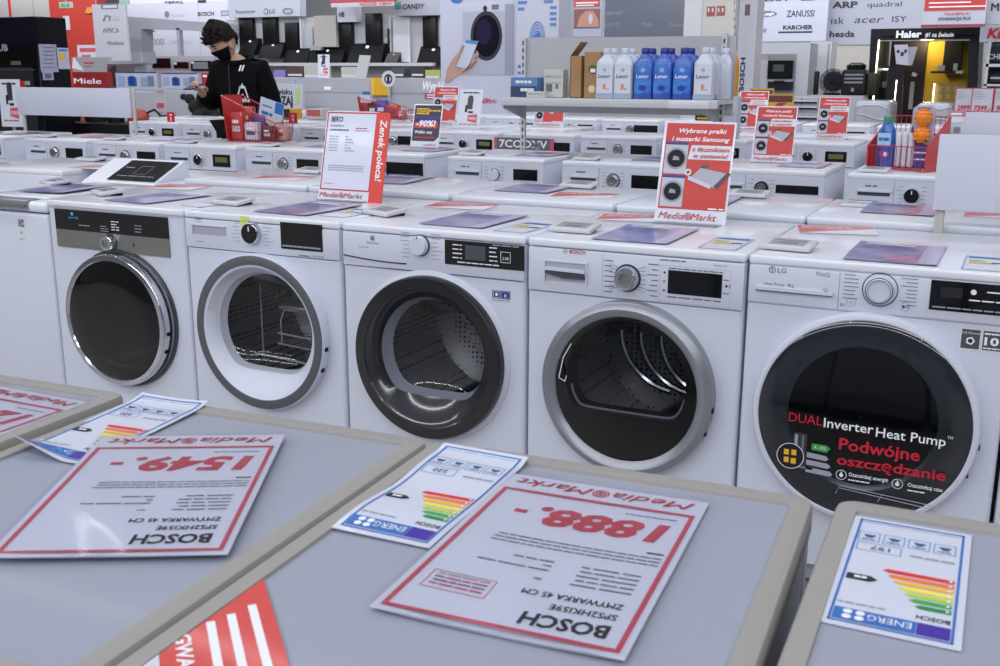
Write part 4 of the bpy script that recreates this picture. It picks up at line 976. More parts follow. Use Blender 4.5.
def kb(f, w, h): f.quad(0, w, h*.0, h*.55, .0008, mat('box_navy', '3b4168', .4)); f.text('Blufix', .03, h*.66, .018, INKW, .0008, width=.09, bold=.02) if False else f.lines(.03, w*.8, h*.7, .014, INKW, .0008, 3); f.lines(.06, w*.9, h*.3, .016, INKW, .0014, 4)
carton('blue_box', 'low blue and navy box at the left end of the bottle shelf', at(509, 98, Y=2.70).x, 2.72, .155, .10, .105, mat('box_blue', '5b86b8', .45), False, kb)
carton('flat_white_box', 'flat white box lying in front of the blue one on the shelf', at(526, 98, Y=2.66).x, 2.665, .105, .05, .032, mat('box_white', 'c9c9c6'), False, lambda f, w, h: f.lines(.01, w-.01, h*.5, .006, INKL, .0008, 3))

# ============================================================ wire racks and baskets
WR = mat('wire_red', 'b42a2c', .35, coat=.3); SR = mat('sheet_red', 'c62f2b', .35, coat=.3)
def wire_rack(label, loc, rz, w=.32, d=.26, hb=.27, hf=.13, n=12, solid=True):
    t = thing('wire_rack', label, 'wire rack', loc, rz); r = .0028
    for x in (0, w):
        b = B(Matrix(((0, 0, 1, 0), (1, 0, 0, 0), (0, 1, 0, 0), (0, 0, 0, 1))))
        if solid: b.prism([(0, 0), (d, 0), (d, hb), (d-.01, hb), (0, hf)], x-.003, x+.003, SR)
        else:
            b.tube([(0, 0, x), (d, 0, x), (d, hb, x), (0, hf, x)], r, WR, 6, True)
            for i in range(1, 8): k = d*i/8; b.tube([(k, 0, x), (k, hf+(hb-hf)*i/8, x)], r*.6, WR, 4)
        b.obj('side_panel', t)
    b = B(); b.tube([(0, 0, hf), (w, 0, hf)], r, WR); b.tube([(0, 0, .01), (w, 0, .01)], r, WR)
    for i in range(1, n): b.tube([(w*i/n, 0, .005), (w*i/n, 0, hf)], r*.6, WR, 5)
    b.obj('front_grid', t)
    b = B(); b.tube([(0, d, hb), (w, d, hb)], r, WR); b.tube([(0, d, hb*.5), (w, d, hb*.5)], r*.8, WR)
    for i in range(1, n): b.tube([(w*i/n, d, .005), (w*i/n, d, hb)], r*.6, WR, 5)
    b.obj('back_grid', t)
    b = B()
    for i in range(1, n): b.tube([(w*i/n, 0, .005), (w*i/n, d, .005)], r*.6, WR, 5)
    for i in range(5): b.tube([(0, d*i/4, .008), (w, d*i/4, .008)], r*.6, WR, 5)
    b.obj('base_grid', t); return t
R3 = (2.335, 2.585, .852)
wire_rack('red wire rack holding a blue bottle and a pack of orange balls', R3, -.33, .275, .22, .235, .108)
def inrack(x, y, z=.012): return (R3[0]+x*math.cos(.33)+y*math.sin(.33), R3[1]-x*math.sin(.33)+y*math.cos(.33), R3[2]+z)
t = thing('detergent_bottle', 'flat blue detergent bottle with a green cap in the red wire rack', 'bottle', inrack(.055, .07), -.33)
b = B(); rb_ = lambda hw, hd, z: [(hw*math.cos(2*PI*j/20)*(1 if abs(math.cos(2*PI*j/20)) < .8 else .98), hd*math.sin(2*PI*j/20), z) for j in range(20)]
b.loft([rb_(.040, .026, 0), rb_(.044, .028, .01), rb_(.043, .028, .10), rb_(.036, .026, .16), rb_(.024, .020, .19), rb_(.016, .016, .20)], mat('blue_gel', '2f62b8', .2, coat=.4), cap0=True, cap1=True); b.obj('bottle', t)
b = B(); b.lathe(0, 0, [(.022, .195), (.022, .222), (.018, .226), (.0001, .226)], mat('cap_green', '3f8f78', .4), 16); b.obj('cap', t)
b = B(FRONT); b.quad(-.032, .032, .09, .15, .029, mat('label_cyan', 'a9cfe8', .4)); b.text('pur', -.02, .10, .02, BLUE, .0295, width=.04, bold=.03) if False else b.lines(-.026, .026, .115, .014, BLUE, .0295, 2); b.fdisc(.004, .055, .026, .0295, mat('magenta_print', 'a93f9c', .4), 18, .016); b.fdisc(.012, .055, .010, .030, INKW, 12); b.obj('label_print', t)
for i in range(3):
    b = B(); c = .012; b.rbox(-.013, .013, -.05, .05, 0, .155, mat('pack_white', 'd3d3de', .3, coat=.3), .012, 3); b.box(-.0135, -.013, -.04, .04, .03, .12, INKL)
    single(b, 'white_tube', 'white upright pack in the red wire rack, '+('nearest the blue bottle', 'middle of the three', 'nearest the orange balls')[i], 'pack', inrack(.115+.03*i, .10), -.33, group='white packs in the red wire rack')
t = thing('ball_pack', 'violet pack with two orange spiky laundry balls in the red wire rack', 'pack', inrack(.165, .07), -.25)
b = B(FRONT); b.prism([(0, 0), (.10, 0), (.10, .262), (.085, .275), (.015, .275), (0, .262)], -.002, .002, mat('pack_lilac', 'b4aec6', .35, coat=.3)); b.quad(0, .10, .0, .105, .0026, mat('pack_violet', '46418e', .4)); b.flat([(0, .105), (.06, .105), (.0, .19)], .0026, mat('pack_violet', '46418e')); b.lines(.015, .09, .065, .007, INKW, .0032, 5); b.lines(.015, .09, .035, .007, INKW, .0032, 4); b.fdisc(.05, .262, .03, .0026, INKG, 16, .006); b.obj('card', t)
for z in (.15, .225):
    b = B(); c = (.055, -.022, z); b.sphere(c, .034, mat('ball_orange', 'f0912c', .45), 16)
    for i in range(5):
        for j in range(10):
            th = PI*(i+.7)/5.4; ph = 2*PI*(j+.5*(i % 2))/10; d = Vector((math.sin(th)*math.cos(ph), math.sin(th)*math.sin(ph), math.cos(th)))
            q = Vector(c)+d*.030; b.tube([q, Vector(c)+d*.039], .006, mat('ball_orange', 'f0912c'), 5)
    b.obj('laundry_ball', t)
# filled basket in front of the man
R1 = at(228, 141.5, z=.852)
def basket(label, loc, rz, w, d, h):
    t = thing('wire_basket', label, 'basket', loc, rz); r = .003
    # the left end stands tall and leans out, the rim falls to the right
    A = [(-.03, 0, h), (w+.02, 0, h*.42), (w+.02, d, h*.42), (-.03, d, h)]; Bt = [(0, 0, .004), (w, 0, .004), (w, d, .004), (0, d, .004)]
    b = B(); b.tube(A, r*1.3, WR, 6, True); b.tube(Bt, r, WR, 6, True)
    for p, q in zip(A, Bt): b.tube([p, q], r, WR)
    b.obj('rim', t)
    for nm, (i, j), n in (('front_grid', (0, 1), 16), ('right_grid', (1, 2), 10), ('back_grid', (2, 3), 16)):
        b = B(); a0, a1, b0, b1 = map(Vector, (A[i], A[j], Bt[i], Bt[j]))
        for k in range(1, n): b.tube([a0.lerp(a1, k/n), b0.lerp(b1, k/n)], r*.5, WR, 4)
        for k in (.33, .66): b.tube([b0.lerp(a0, k), b1.lerp(a1, k)], r*.5, WR, 4)
        b.obj(nm, t)
    b = B(); b.add([A[3], A[0], Bt[0], Bt[3]], [(0, 1, 2, 3)], SR); b.add([(p[0]-.003, p[1], p[2]) for p in (A[3], A[0], Bt[0], Bt[3])], [(3, 2, 1, 0)], SR); b.obj('side_panel', t)
    b = B()
    for k in range(1, 10): b.tube([(w*k/10, 0, .004), (w*k/10, d, .004)], r*.5, WR, 4)
    b.obj('base_grid', t); return t
basket('red wire basket filled with packets, on a washer in front of the man', (R1.x, R1.y, .852), .12, .32, .22, .28)
def inb(x, y, z=.01): return (R1.x+x*math.cos(.12)-y*math.sin(.12), R1.y+x*math.sin(.12)+y*math.cos(.12), .852+z)
PCK = [mat('pk_red', 'b83c34', .35, coat=.3), mat('pk_white', 'c9c6d2', .35, coat=.3), mat('pk_navy', '41458a', .35, coat=.3), mat('pk_brown', '4a2c2e', .4), mat('pk_grey', '8c9099', .4), mat('pk_pink', 'c8908c', .4)]
pk = [(.05, .05, .09, .05, .17, 0, 'red packet at the left end'), (.05, .16, .10, .05, .20, 0, 'red packet behind the left one'), (.16, .04, .10, .05, .11, 1, 'white packet at the front'), (.16, .12, .10, .05, .15, 2, 'navy packet in the middle'),
      (.27, .05, .08, .05, .09, 3, 'brown packet at the right front'), (.26, .14, .09, .05, .13, 4, 'grey packet at the right'), (.34, .10, .05, .06, .09, 5, 'pink packet at the right end')]
for x, y, w, d, h, k, l in pk:
    b = B(); b.rbox(-w/2, w/2, -d/2, d/2, 0, h, PCK[k], .012, 2); b.quad(0, 0, 0, 0, 0, PCK[k]); F = B(FRONT); 
    b2 = B(FRONT); b.add([(-w*.3, -d/2-.0006, h*.3), (w*.3, -d/2-.0006, h*.3), (w*.3, -d/2-.0006, h*.5), (-w*.3, -d/2-.0006, h*.5)], [(0, 1, 2, 3)], PCK[(k+1) % 3]); b.add([(-w*.3, -d/2-.0006, h*.6), (w*.2, -d/2-.0006, h*.6), (w*.2, -d/2-.0006, h*.72), (-w*.3, -d/2-.0006, h*.72)], [(0, 1, 2, 3)], INKW)
    single(b, 'packet', l+' of the filled red basket', 'packet', inb(x, y), .12+random.uniform(-.15, .15), group='packets in the filled red basket')
b = B(FRONT); b.box(0, .17, 0, .15, 0, .006, mat('pk_ice', 'c3cbe0', .35, coat=.3)); b.quad(.11, .17, .08, .15, .0066, BLUE); b.quad(.02, .09, .10, .11, .0066, INKG); b.lines(.02, .11, .05, .02, BLUE, .0066, 2); b.quad(.05, .16, .0, .04, .0066, mat('pk_cream', 'd6d5c8', .4))
o = single(b, 'packet', 'large pale blue packet sticking out of the filled red basket', 'packet', inb(.15, .12, .13), .1); o.rotation_euler = (.1, .28, .1)
# second small basket
p = at(361, 119.5, z=.852)
t = basket('small red wire basket with blue and purple packets, behind the red-edged price card', (p.x, p.y, .852), .1, .40, .25, .20)
for i, (x, w, h, k, l) in enumerate(((.06, .09, .15, 3, 'brown'), (.15, .10, .16, 2, 'blue'), (.26, .12, .12, 0, 'red'), (.35, .06, .07, 5, 'pink'))):
    b = B(); b.rbox(-w/2, w/2, -.04, .04, 0, h, (PCK[k] if k != 2 else mat('pk_blue', '2f46a4', .35)), .01, 2); b.box(-w*.3, w*.3, -.0408, -.04, h*.4, h*.6, INKW if k else PCK[2])
    single(b, 'packet', l+' packet in the small red basket behind the price card', 'packet', (p.x+x*.995, p.y+.12+x*.1, .862), .1, group='packets in the small red basket')
b = B(FRONT); b.box(0, .10, 0, .07, 0, .03, mat('pk_ice', 'c3cbe0')); b.box(.02, .09, .07, .10, .005, .02, mat('pk_teal', '3f6a86', .4)); single(b, 'packet', 'white packet with a teal top sticking out of the small red basket', 'packet', (p.x-.02, p.y+.05, 1.0), .1)

# ============================================================ large blank boards on posts
BRD = mat('board_white', 'c3c6d4', .5)
def blank_board(label, Y, x0, x1, z0, z1, posts, zb=0):
    t = thing('blank_board', label, 'sign board', ((x0+x1)/2, Y, 0)); c = (x0+x1)/2
    b = B(); b.rbox(x0-c, x1-c, -.008, .008, z0, z1, BRD, .003, 2); b.obj('board', t)
    for x, top in posts: b = B(); b.rbox(x-c-.012, x-c+.012, .008, .024, 0, top, mat('post_beige', 'b9b8b4', .5), .003, 1); b.obj('post', t)
a = at(16, 87, Y=2.955); c = at(132, 118, Y=2.955)
blank_board('long blank white sign board on two posts, left side behind the second facing row', 2.955, a.x, c.x, c.z, a.z, [(at(25, 125, Y=2.97).x, a.z-.01), (c.x+.012, a.z+.0)])
a = at(940, 134, Y=.613); c = at(940, 210, Y=.613)
blank_board('large blank white board on a post, at the right edge just behind the front row', .613, a.x, a.x+1.1, c.z, a.z, [(a.x+.02, a.z-.01), (a.x+1.08, a.z-.01)])
a = at(966, 112, Y=2.955); c = at(966, 137, Y=2.955)
blank_board('blank white board farther back at the right edge, above the larger one', 2.955, a.x, a.x+1.1, c.z-.08, a.z, [(a.x+.03, a.z-.01), (a.x+1.0, a.z-.01)])

# ============================================================ the man with the phone
def skin_mesh(pts, edges, rad, sub=2):
    me = bpy.data.meshes.new('sk'); me.from_pydata(pts, edges, []); o = bpy.data.objects.new('sk', me); COL.objects.link(o)
    m = o.modifiers.new('s', 'SKIN'); m.use_smooth_shade = True
    for v, r in zip(me.skin_vertices[0].data, rad):
        v.radius = (r, r) if not isinstance(r, tuple) else r
    me.skin_vertices[0].data[0].use_root = True
    s = o.modifiers.new('u', 'SUBSURF'); s.levels = sub; s.render_levels = sub
    dg = bpy.context.evaluated_depsgraph_get(); ev = o.evaluated_get(dg); r = bpy.data.meshes.new_from_object(ev)
    vs = [v.co.copy() for v in r.vertices]; fs = [tuple(p.vertices) for p in r.polygons]
    bpy.data.objects.remove(o); bpy.data.meshes.remove(r); return vs, fs
SKIN = mat('skin', 'c39a86', .5); HAIR = mat('hair', '17100d', .6, noise=.4, scale=60, spec=.2); JACK = mat('jacket', '0c0c10', .8, noise=.3, scale=20, spec=.12); TROU = mat('trousers', '101014', .8, spec=.15)
man = thing('person', 'man in a black jacket and face mask looking down at his phone', 'person', (-2.345, 3.85, 0), .08)
man.scale = (1.12, 1.12, 1.12)
# local frame: faces -Y, his right hand at -X
J = {'pel': (0, .02, .93), 'sp': (0, .02, 1.08), 'ch': (0, .0, 1.25), 'nb': (0, -.01, 1.38), 'nk': (-.03, -.065, 1.45),
     'sR': (-.17, -.01, 1.33), 'eR': (-.235, -.06, 1.06), 'wR': (-.235, -.29, 1.135), 'hR': (-.238, -.345, 1.150),
     'sL': (.155, -.01, 1.33), 'eL': (.205, .04, 1.06), 'wL': (.215, -.06, .86), 'hL': (.212, -.085, .80),
     'kR': (-.095, -.01, .50), 'aR': (-.10, .04, .09), 'tR': (-.11, -.13, .045), 'kL': (.095, -.02, .50), 'aL': (.12, .03, .09), 'tL': (.14, -.14, .045), 'pR': (-.09, .02, .86), 'pL': (.09, .02, .86)}
def chain(keys, edges, rad): 
    K = list(keys); return skin_mesh([J[k] for k in K], [(K.index(a), K.index(b)) for a, b in edges], rad)
J.update(eR=(-.215, -.06, 1.07), wR=(-.125, -.27, 1.16), hR=(-.105, -.32, 1.185))
J = {k: (v[0], v[1], v[2]*.86) for k, v in J.items()}
E_ = [('pel', 'sp'), ('sp', 'ch'), ('ch', 'nb'), ('nb', 'nk'), ('ch', 'sR'), ('sR', 'eR'), ('eR', 'wR'), ('wR', 'hR'), ('ch', 'sL'), ('sL', 'eL'), ('eL', 'wL'), ('wL', 'hL'), ('pel', 'pR'), ('pR', 'kR'), ('kR', 'aR'), ('aR', 'tR'), ('pel', 'pL'), ('pL', 'kL'), ('kL', 'aL'), ('aL', 'tL')]
K = ['pel', 'sp', 'ch', 'nb', 'nk', 'sR', 'eR', 'wR', 'hR', 'sL', 'eL', 'wL', 'hL', 'pR', 'kR', 'aR', 'tR', 'pL', 'kL', 'aL', 'tL']
vs, fs = chain(K, E_, [(.13, .10), (.12, .09), (.13, .10), .06, .052, .05, .038, .026, (.034, .018), .05, .038, .026, (.034, .018), .08, .055, .038, .04, .08, .055, .038, .04])
body = B(); body.add(vs, fs, SKIN, True)
# head: bowed and turned towards the phone
HM = T(-.062, -.100, 1.312) @ RZ(-.42) @ RX(.48)
def headpt(th, ph):
    x = math.sin(th)*math.sin(ph); y = -math.sin(th)*math.cos(ph); z = math.cos(th)
    sx, sy, sz = .077, .094, .118
    p = Vector((x*sx, y*sy, z*sz))
    if z < 0: k = 1+.34*z; p.x *= k; p.y = p.y*(k*.97) - .012*(-z)
    f = max(0, -y)
    p.y -= .020*math.exp(-((x/.16)**2+((z+.12)/.17)**2))*f*1.0          # nose
    p.y += .008*math.exp(-(((abs(x)-.38)/.16)**2+((z-.08)/.12)**2))*f    # eye sockets
    p.y -= .006*math.exp(-((x/.25)**2+((z+.52)/.1)**2))*f                # lips
    p.y -= .008*math.exp(-((x/.25)**2+((z+.86)/.14)**2))*f               # chin
    return p
nT, nP = 28, 36
hv = [HM @ headpt(PI*(i+.5)/nT, 2*PI*j/nP) for i in range(nT) for j in range(nP)]
hf = [(i*nP+j, (i+1)*nP+j, (i+1)*nP+(j+1) % nP, i*nP+(j+1) % nP) for i in range(nT-1) for j in range(nP)]+[tuple(range(nP)), tuple(range((nT-1)*nP+nP-1, (nT-1)*nP-1, -1))]
body.add(hv, hf, SKIN, True)
for s_ in (-1, 1):
    e = B(HM @ T(s_*.078, .006, -.01) @ RZ(s_*.3)); e.sphere((0, 0, 0), .03, SKIN, 12, (.35, .62, 1.05)); body.add(e.v, e.f, SKIN, True)
# fingers
def hand(base, dirv, side, curl, palm_n):
    d = Vector(dirv).normalized(); n = Vector(palm_n).normalized(); a = d.cross(n).normalized()*side
    for i, L in enumerate((.070, .078, .073, .058)):
        o0 = Vector(base)+a*(.026-.0175*i); P = [o0-d*.01, o0+d*.012]; dd = d.copy()
        for s2 in range(3): dd = (Matrix.Rotation(curl*(.7+.3*s2), 3, a*side) @ dd); P.append(P[-1]+dd*L*(.42, .32, .26)[s2])
        v2, f2 = skin_mesh([tuple(p) for p in P], [(k, k+1) for k in range(4)], [.0085, .0085, .008, .0075, .0065], 1); body.add(v2, f2, SKIN, True)
    o0 = Vector(base)-d*.045+a*.028; P = [o0, o0+a*.022+d*.018+n*.006, o0+a*.030+d*.042+n*.014, o0+a*.028+d*.062+n*.02]
    v2, f2 = skin_mesh([tuple(p) for p in P], [(0, 1), (1, 2), (2, 3)], [.011, .010, .009, .0075], 1); body.add(v2, f2, SKIN, True)
hand((-.100, -.340, 1.022), (0, -1, .15), -1, .75, (0, .15, 1))
hand((.211, -.095, .672), (-.02, -.2, -1), 1, .3, (-1, 0, 0))
bo = body.obj('body', man)
md = bo.modifiers.new('r', 'REMESH'); md.mode = 'VOXEL'; md.voxel_size = .0055; md.use_smooth_shade = True
dg = bpy.context.evaluated_depsgraph_get(); nm = bpy.data.meshes.new_from_object(bo.evaluated_get(dg)); bo.modifiers.clear(); bo.data = nm; bo.data.name = 'body'
if not nm.materials: nm.materials.append(SKIN)
# clothes
K2 = ['pel', 'sp', 'ch', 'nb', 'sR', 'eR', 'wR', 'sL', 'eL', 'wL']
E2 = [('pel', 'sp'), ('sp', 'ch'), ('ch', 'nb'), ('ch', 'sR'), ('sR', 'eR'), ('eR', 'wR'), ('ch', 'sL'), ('sL', 'eL'), ('eL', 'wL')]
vs, fs = chain(K2, E2, [(.235, .16), (.195, .14), (.185, .13), (.085, .075), .088, .072, .048, .088, .074, .050])
j = B(); j.add(vs, fs, JACK, True)
j.tube([(.088*math.cos(a_)*1.0, -.025+.078*math.sin(a_), 1.212+.022*math.sin(a_)) for a_ in [2*PI*k/20 for k in range(20)]], .017, JACK, 8, True)
j.obj('jacket', man)
z = B(T(0, -.135, .86)); z.box(-.003, .003, -.012, -.002, -.05, .32, mat('zip', '2a2a2e', .5)); z.obj('zip', man)
lg = B(T(.095, -.137, .985) @ RZ(.35) @ FRONT)
lg.tube([(-.042, -.04, .004), (.042, -.04, .004), (.016, .05, .004), (-.016, .05, .004)], .005, INKW, 5, True); lg.flat([(-.012, .045), (.012, .045), (.0, .08)], .006, INKW); lg.flat([(-.022, .055), (.022, .055), (0, .068)], .006, INKW); lg.tube([(0, .01, .004), (-.018, -.02, .004), (.018, -.02, .004)], .004, INKW, 5, True); lg.tube([(-.03, -.03, .004), (.03, -.03, .004)], .005, INKW, 5)
lg.obj('chest_print', man)
lg = B(T(.055, -.112, 1.140) @ RX(-.35) @ FRONT); lg.prism([(0, 0), (.010, 0), (.018, .04), (.008, .04)], 0, .004, INKW); lg.prism([(.022, 0), (.032, 0), (.040, .04), (.030, .04)], 0, .004, INKW); lg.obj('collar_print', man)
K3 = ['pel', 'pR', 'kR', 'aR', 'pL', 'kL', 'aL']
vs, fs = chain(K3, [('pel', 'pR'), ('pR', 'kR'), ('kR', 'aR'), ('pel', 'pL'), ('pL', 'kL'), ('kL', 'aL')], [(.16, .12), .10, .075, .062, .10, .075, .062])
q = B(); q.add(vs, fs, TROU, True); q.obj('trousers', man)
for s_, nm_ in ((-1, 'R'), (1, 'L')):
    a_, t_ = Vector(J['a'+nm_]), Vector(J['t'+nm_]); q = B(); v2, f2 = skin_mesh([tuple(a_+Vector((0, .03, -.03))), tuple(a_+Vector((0, -.05, -.035))), (t_.x, t_.y-.01, .042)], [(0, 1), (1, 2)], [.045, .048, .042], 2); q.add([(v.x, v.y, max(.002, v.z)) for v in v2], f2, BLKM, True); q.obj('shoe', man)
# hair: thick top, short sides
hh = B(); R_ = random.Random(3)
def hairpt(i, j):
    th = PI*.62*i/14; ph = 2*PI*j/36; p = headpt(th, ph); n = Vector((p.x, p.y*.9, p.z)).normalized()
    fr = max(0, math.cos(ph))
    lim = .40 if fr > .3 else (.45 if abs(math.sin(ph)) > .75 else .60)
    th = min(th, PI*lim); p = headpt(th, ph)
    t_ = .030*(1-th/(PI*.66))+.008+.008*fr; t_ += .006*math.sin(ph*7+i*1.3)+R_.uniform(-.003, .004)
    return HM @ (p*(1+t_/.10))
V = [hairpt(i, j) for i in range(15) for j in range(36)]
hh.add(V, [(i*36+j, (i+1)*36+j, (i+1)*36+(j+1) % 36, i*36+(j+1) % 36) for i in range(14) for j in range(36)]+[tuple(range(36))], HAIR, True)
for k in range(46):
    ph = R_.uniform(-1.5, 1.5); th = R_.uniform(.1, .38)*PI; p = headpt(th, ph); n = p.normalized(); a0 = p+n*.022; hh.tube([HM @ a0, HM @ (a0+n*.018+Vector((R_.uniform(-.015, .015), -.012, .002)))], .006, HAIR, 5)
hh.obj('hair', man)
mk = B(); rows = []
for i in range(8):
    th = PI*(.515+.40*i/7); rows.append([HM @ (headpt(th, ph)*(1.06 if abs(ph) < 1.2 else 1.03)) for ph in [(-1.45+2.9*j/16) for j in range(17)]])
mk.loft(rows, mat('mask_black', '0b0b0e', .8, spec=.15), closed=False); mk.obj('face_mask', man)
for s_ in (-1, 1):
    st = B(); st.tube([HM @ Vector((s_*.074, -.035, -.03)), HM @ Vector((s_*.082, .0, .0)), HM @ Vector((s_*.083, .02, .0))], .002, mat('mask_black', '0e0e11')); st.obj('mask_strap', man)
for s_ in (-1, 1):
    ey = B(HM); ey.sphere((s_*.030, -.083, .010), .010, mat('eye', '3a2a24', .3), 10, (1.2, .6, .5)); ey.obj('eye', man)
    ey = B(HM); ey.tube([(s_*.016, -.094, .026), (s_*.03, -.094, .030), (s_*.046, -.085, .026)], .0035, HAIR, 5); ey.obj('eyebrow', man)
# phone held in his right hand
c_, s2 = math.cos(.08), math.sin(.08); lx, ly, lz = -.105*1.12, -.385*1.12, 1.042*1.12
px_, py_ = -2.345+lx*c_-ly*s2, 3.85+lx*s2+ly*c_
t = thing('mobile_phone', 'black mobile phone held in the man\'s right hand', 'mobile phone', (px_, py_, lz), .08)
M_ = RX(.25)
b = B(M_); b.rbox(-.036, .036, -.075, .075, -.004, .004, BLK, .004, 2); b.obj('case', t)
b = B(M_); b.quad(-.032, .032, -.07, .07, .0044, mat('phone_screen', '3c4350', .1)); b.obj('screen', t)
# ============================================================ far zone of the store
def span(u0, v0, u1, v1, Y):
    a = at(u0, v1, Y=Y); c = at(u1, v0, Y=Y); d = at(u0, v0, Y=Y); e = at(u1, v1, Y=Y)
    return (a.x+d.x)/2, (c.x+e.x)/2, (a.z+e.z)/2, (c.z+d.z)/2
def cm(h, r=.55): return mat('paint_'+h, h, r, spec=.5 if int(h[:2], 16) > 60 else .2)
class PF:
    """a flat-fronted fixture at depth Y; local u,v in metres from its lower left corner, helper px() maps photo pixels"""
    def __init__(s, name, label, cat, u0, v0, u1, v1, Y, depth=.1, floor=False, m=None, group=None, kind=None, r=.004, skip=False):
        s.x0, s.x1, s.z0, s.z1 = span(u0, v0, u1, v1, Y); s.Y = Y
        if floor: s.z0 = 0
        s.t = thing(name, label, cat, (s.x0, Y, 0), 0, group)
        s.w = s.x1-s.x0
        if not skip: b = B(); b.rbox(0, s.w, 0, depth, s.z0, s.z1, m, r, 1); b.obj('body' if name not in ('brand_fascia',) else 'panel', s.t)
        s.F = FRONT
    def p(s, u, v): q = at(u, v, Y=s.Y); return q.x-s.x0, q.z
    def B(s): return B(FRONT)
    def rect(s, b, u0, v0, u1, v1, m, w0=0., w1=.003):
        a, c = s.p(u0, v1), s.p(u1, v0); d, e = s.p(u0, v0), s.p(u1, v1)
        b.box((a[0]+d[0])/2, (c[0]+e[0])/2, (a[1]+e[1])/2, (c[1]+d[1])/2, w0, w1, m)
    def txt(s, b, t, u0, vb, u1, vt, m, bold=.0, shear=0., w=.004, vert=False):
        a, c = s.p(u0, vb), s.p(u1, vt)
        if vert:   # reads upward
            h = c[0]-a[0]; b.text(t, c[0], a[1], h, m, w, width=c[1]-a[1], bold=bold, vert=True)
        else: b.text(t, a[0], a[1], s.p(u0, vt)[1]-a[1], m, w, width=c[0]-a[0], bold=bold, shear=shear)
    def disc(s, b, u, v, r, m, w=.004, ry=None): a = s.p(u, v); k = s.p(u+r, v)[0]-a[0]; b.fdisc(a[0], a[1], k, w, m, 24, ry and k*ry/r)
    def fin(s, b, name): return b.obj(name, s.t)
FW = cm('c4c6cf'); FG = cm('9fa2ad'); CREAM = cm('b9b5ac'); DK = cm('17181c', .4)
# ---- room
b = B(); b.box(-27, 14, -12, 27, -.05, 0, mat('floor_tile', 'a9a7a6', .35, coat=.15, noise=.08, scale=1.2)); struct(b, 'floor')
b = B(); b.box(-27, 14, 26.0, 26.2, 0, 5.0, mat('wall_paint', 'a7a7ab', .7)); struct(b, 'wall_back')
b = B(); b.box(-27.2, -27, -12, 26.2, 0, 5.0, mat('wall_paint', 'a7a7ab')); struct(b, 'wall_left')
b = B(); b.box(14, 14.2, -12, 26.2, 0, 5.0, mat('wall_paint', 'a7a7ab')); struct(b, 'wall_right')
b = B(); b.box(-27.2, 14.2, -12, 26.2, 5.0, 5.1, mat('ceiling_paint', 'c9cacf', .8)); struct(b, 'ceiling')

# ---- far left: cream wall piece, red panel, brand banner
f = PF('wall_panel', 'cream wall panel with a thin red stripe at the upper left corner', 'wall panel', -60, -25, 53, 40, 19, .3, True, cm('a8a6a4')); b = f.B(); f.rect(b, 8, -10, 10.5, 17, RED); f.rect(b, 33, -20, 34, 40, cm('8f8f92')); f.fin(b, 'stripe')
f = PF('red_wall_panel', 'tall red wall panel at the upper left, behind the black fridge', 'wall panel', 52, -15, 99, 90, 17, .3, True, cm('b8372c')); b = f.B(); f.rect(b, 64, 16, 70, 30, FW, 0, .02); f.rect(b, 78, 45, 99, 66, FW, 0, .01); f.rect(b, 80, 48, 96, 52, PINKR, .01, .012); f.rect(b, 82, 55, 91, 60, PINKR, .01, .012)
f.fin(b, 'notice')
b = f.B(); a = f.p(90, 11); b.prism([(a[0]-.14, a[1]-.05), (a[0]+.02, a[1]-.06), (a[0]+.2, a[1]-.02), (a[0]+.12, a[1]+.08), (a[0]-.05, a[1]+.09)], 0, .04, cm('d98a3c')); f.fin(b, 'orange_mark')
f = PF('exit_sign', 'small green exit sign hanging at the upper left', 'sign', 59, 2, 71, 8, 12, .05, False, cm('b9cfc4')); b = f.B(); f.rect(b, 61, 3.5, 69, 6.5, cm('55a985', .4)); f.txt(b, '→', 62, 4, 68, 6, INKW, .02, w=.006); f.fin(b, 'pictogram'); b = B(); b.tube([(f.w/2, .02, f.z1), (f.w/2, .02, 5.0)], .01, FG); b.obj('hanger', f.t)
f = PF('exit_sign', 'second small green exit sign left of the portal top', 'sign', 119, -1, 128, 4, 12, .05, False, cm('a5c7b6')); b = B(); b.tube([(f.w/2, .02, f.z1), (f.w/2, .02, 5.0)], .01, FG); b.obj('hanger', f.t)
f = PF('brand_banner', 'narrow white banner with small grey brand names beside the red wall panel', 'banner', 94, 4, 127, 61, 14, .06, False, cm('b9bac4')); b = f.B()
f.txt(b, 'AMICA', 103, 33, 119, 28, INKG, .02); f.txt(b, 'Moulinex', 107, 45, 124, 41, INKG, .02, .3); f.rect(b, 101, 3.5, 118, 9, INKG); f.rect(b, 103, 5, 117, 8, FW, .003, .005); a = f.p(107, 18); b.tube([(a[0]-.10, a[1]-.06, .01), (a[0]-.02, a[1]+.05, .01), (a[0]+.1, a[1]+.03, .01), (a[0]+.07, a[1]-.05, .01)], .012, INKG, 5); f.txt(b, 'LG', 114, 21, 119, 16, INKL); f.fin(b, 'print')
b = B(); b.tube([(.1, .03, f.z1), (.1, .03, 5)], .01, FG); b.tube([(f.w-.1, .03, f.z1), (f.w-.1, .03, 5)], .01, FG); b.obj('hanger', f.t)
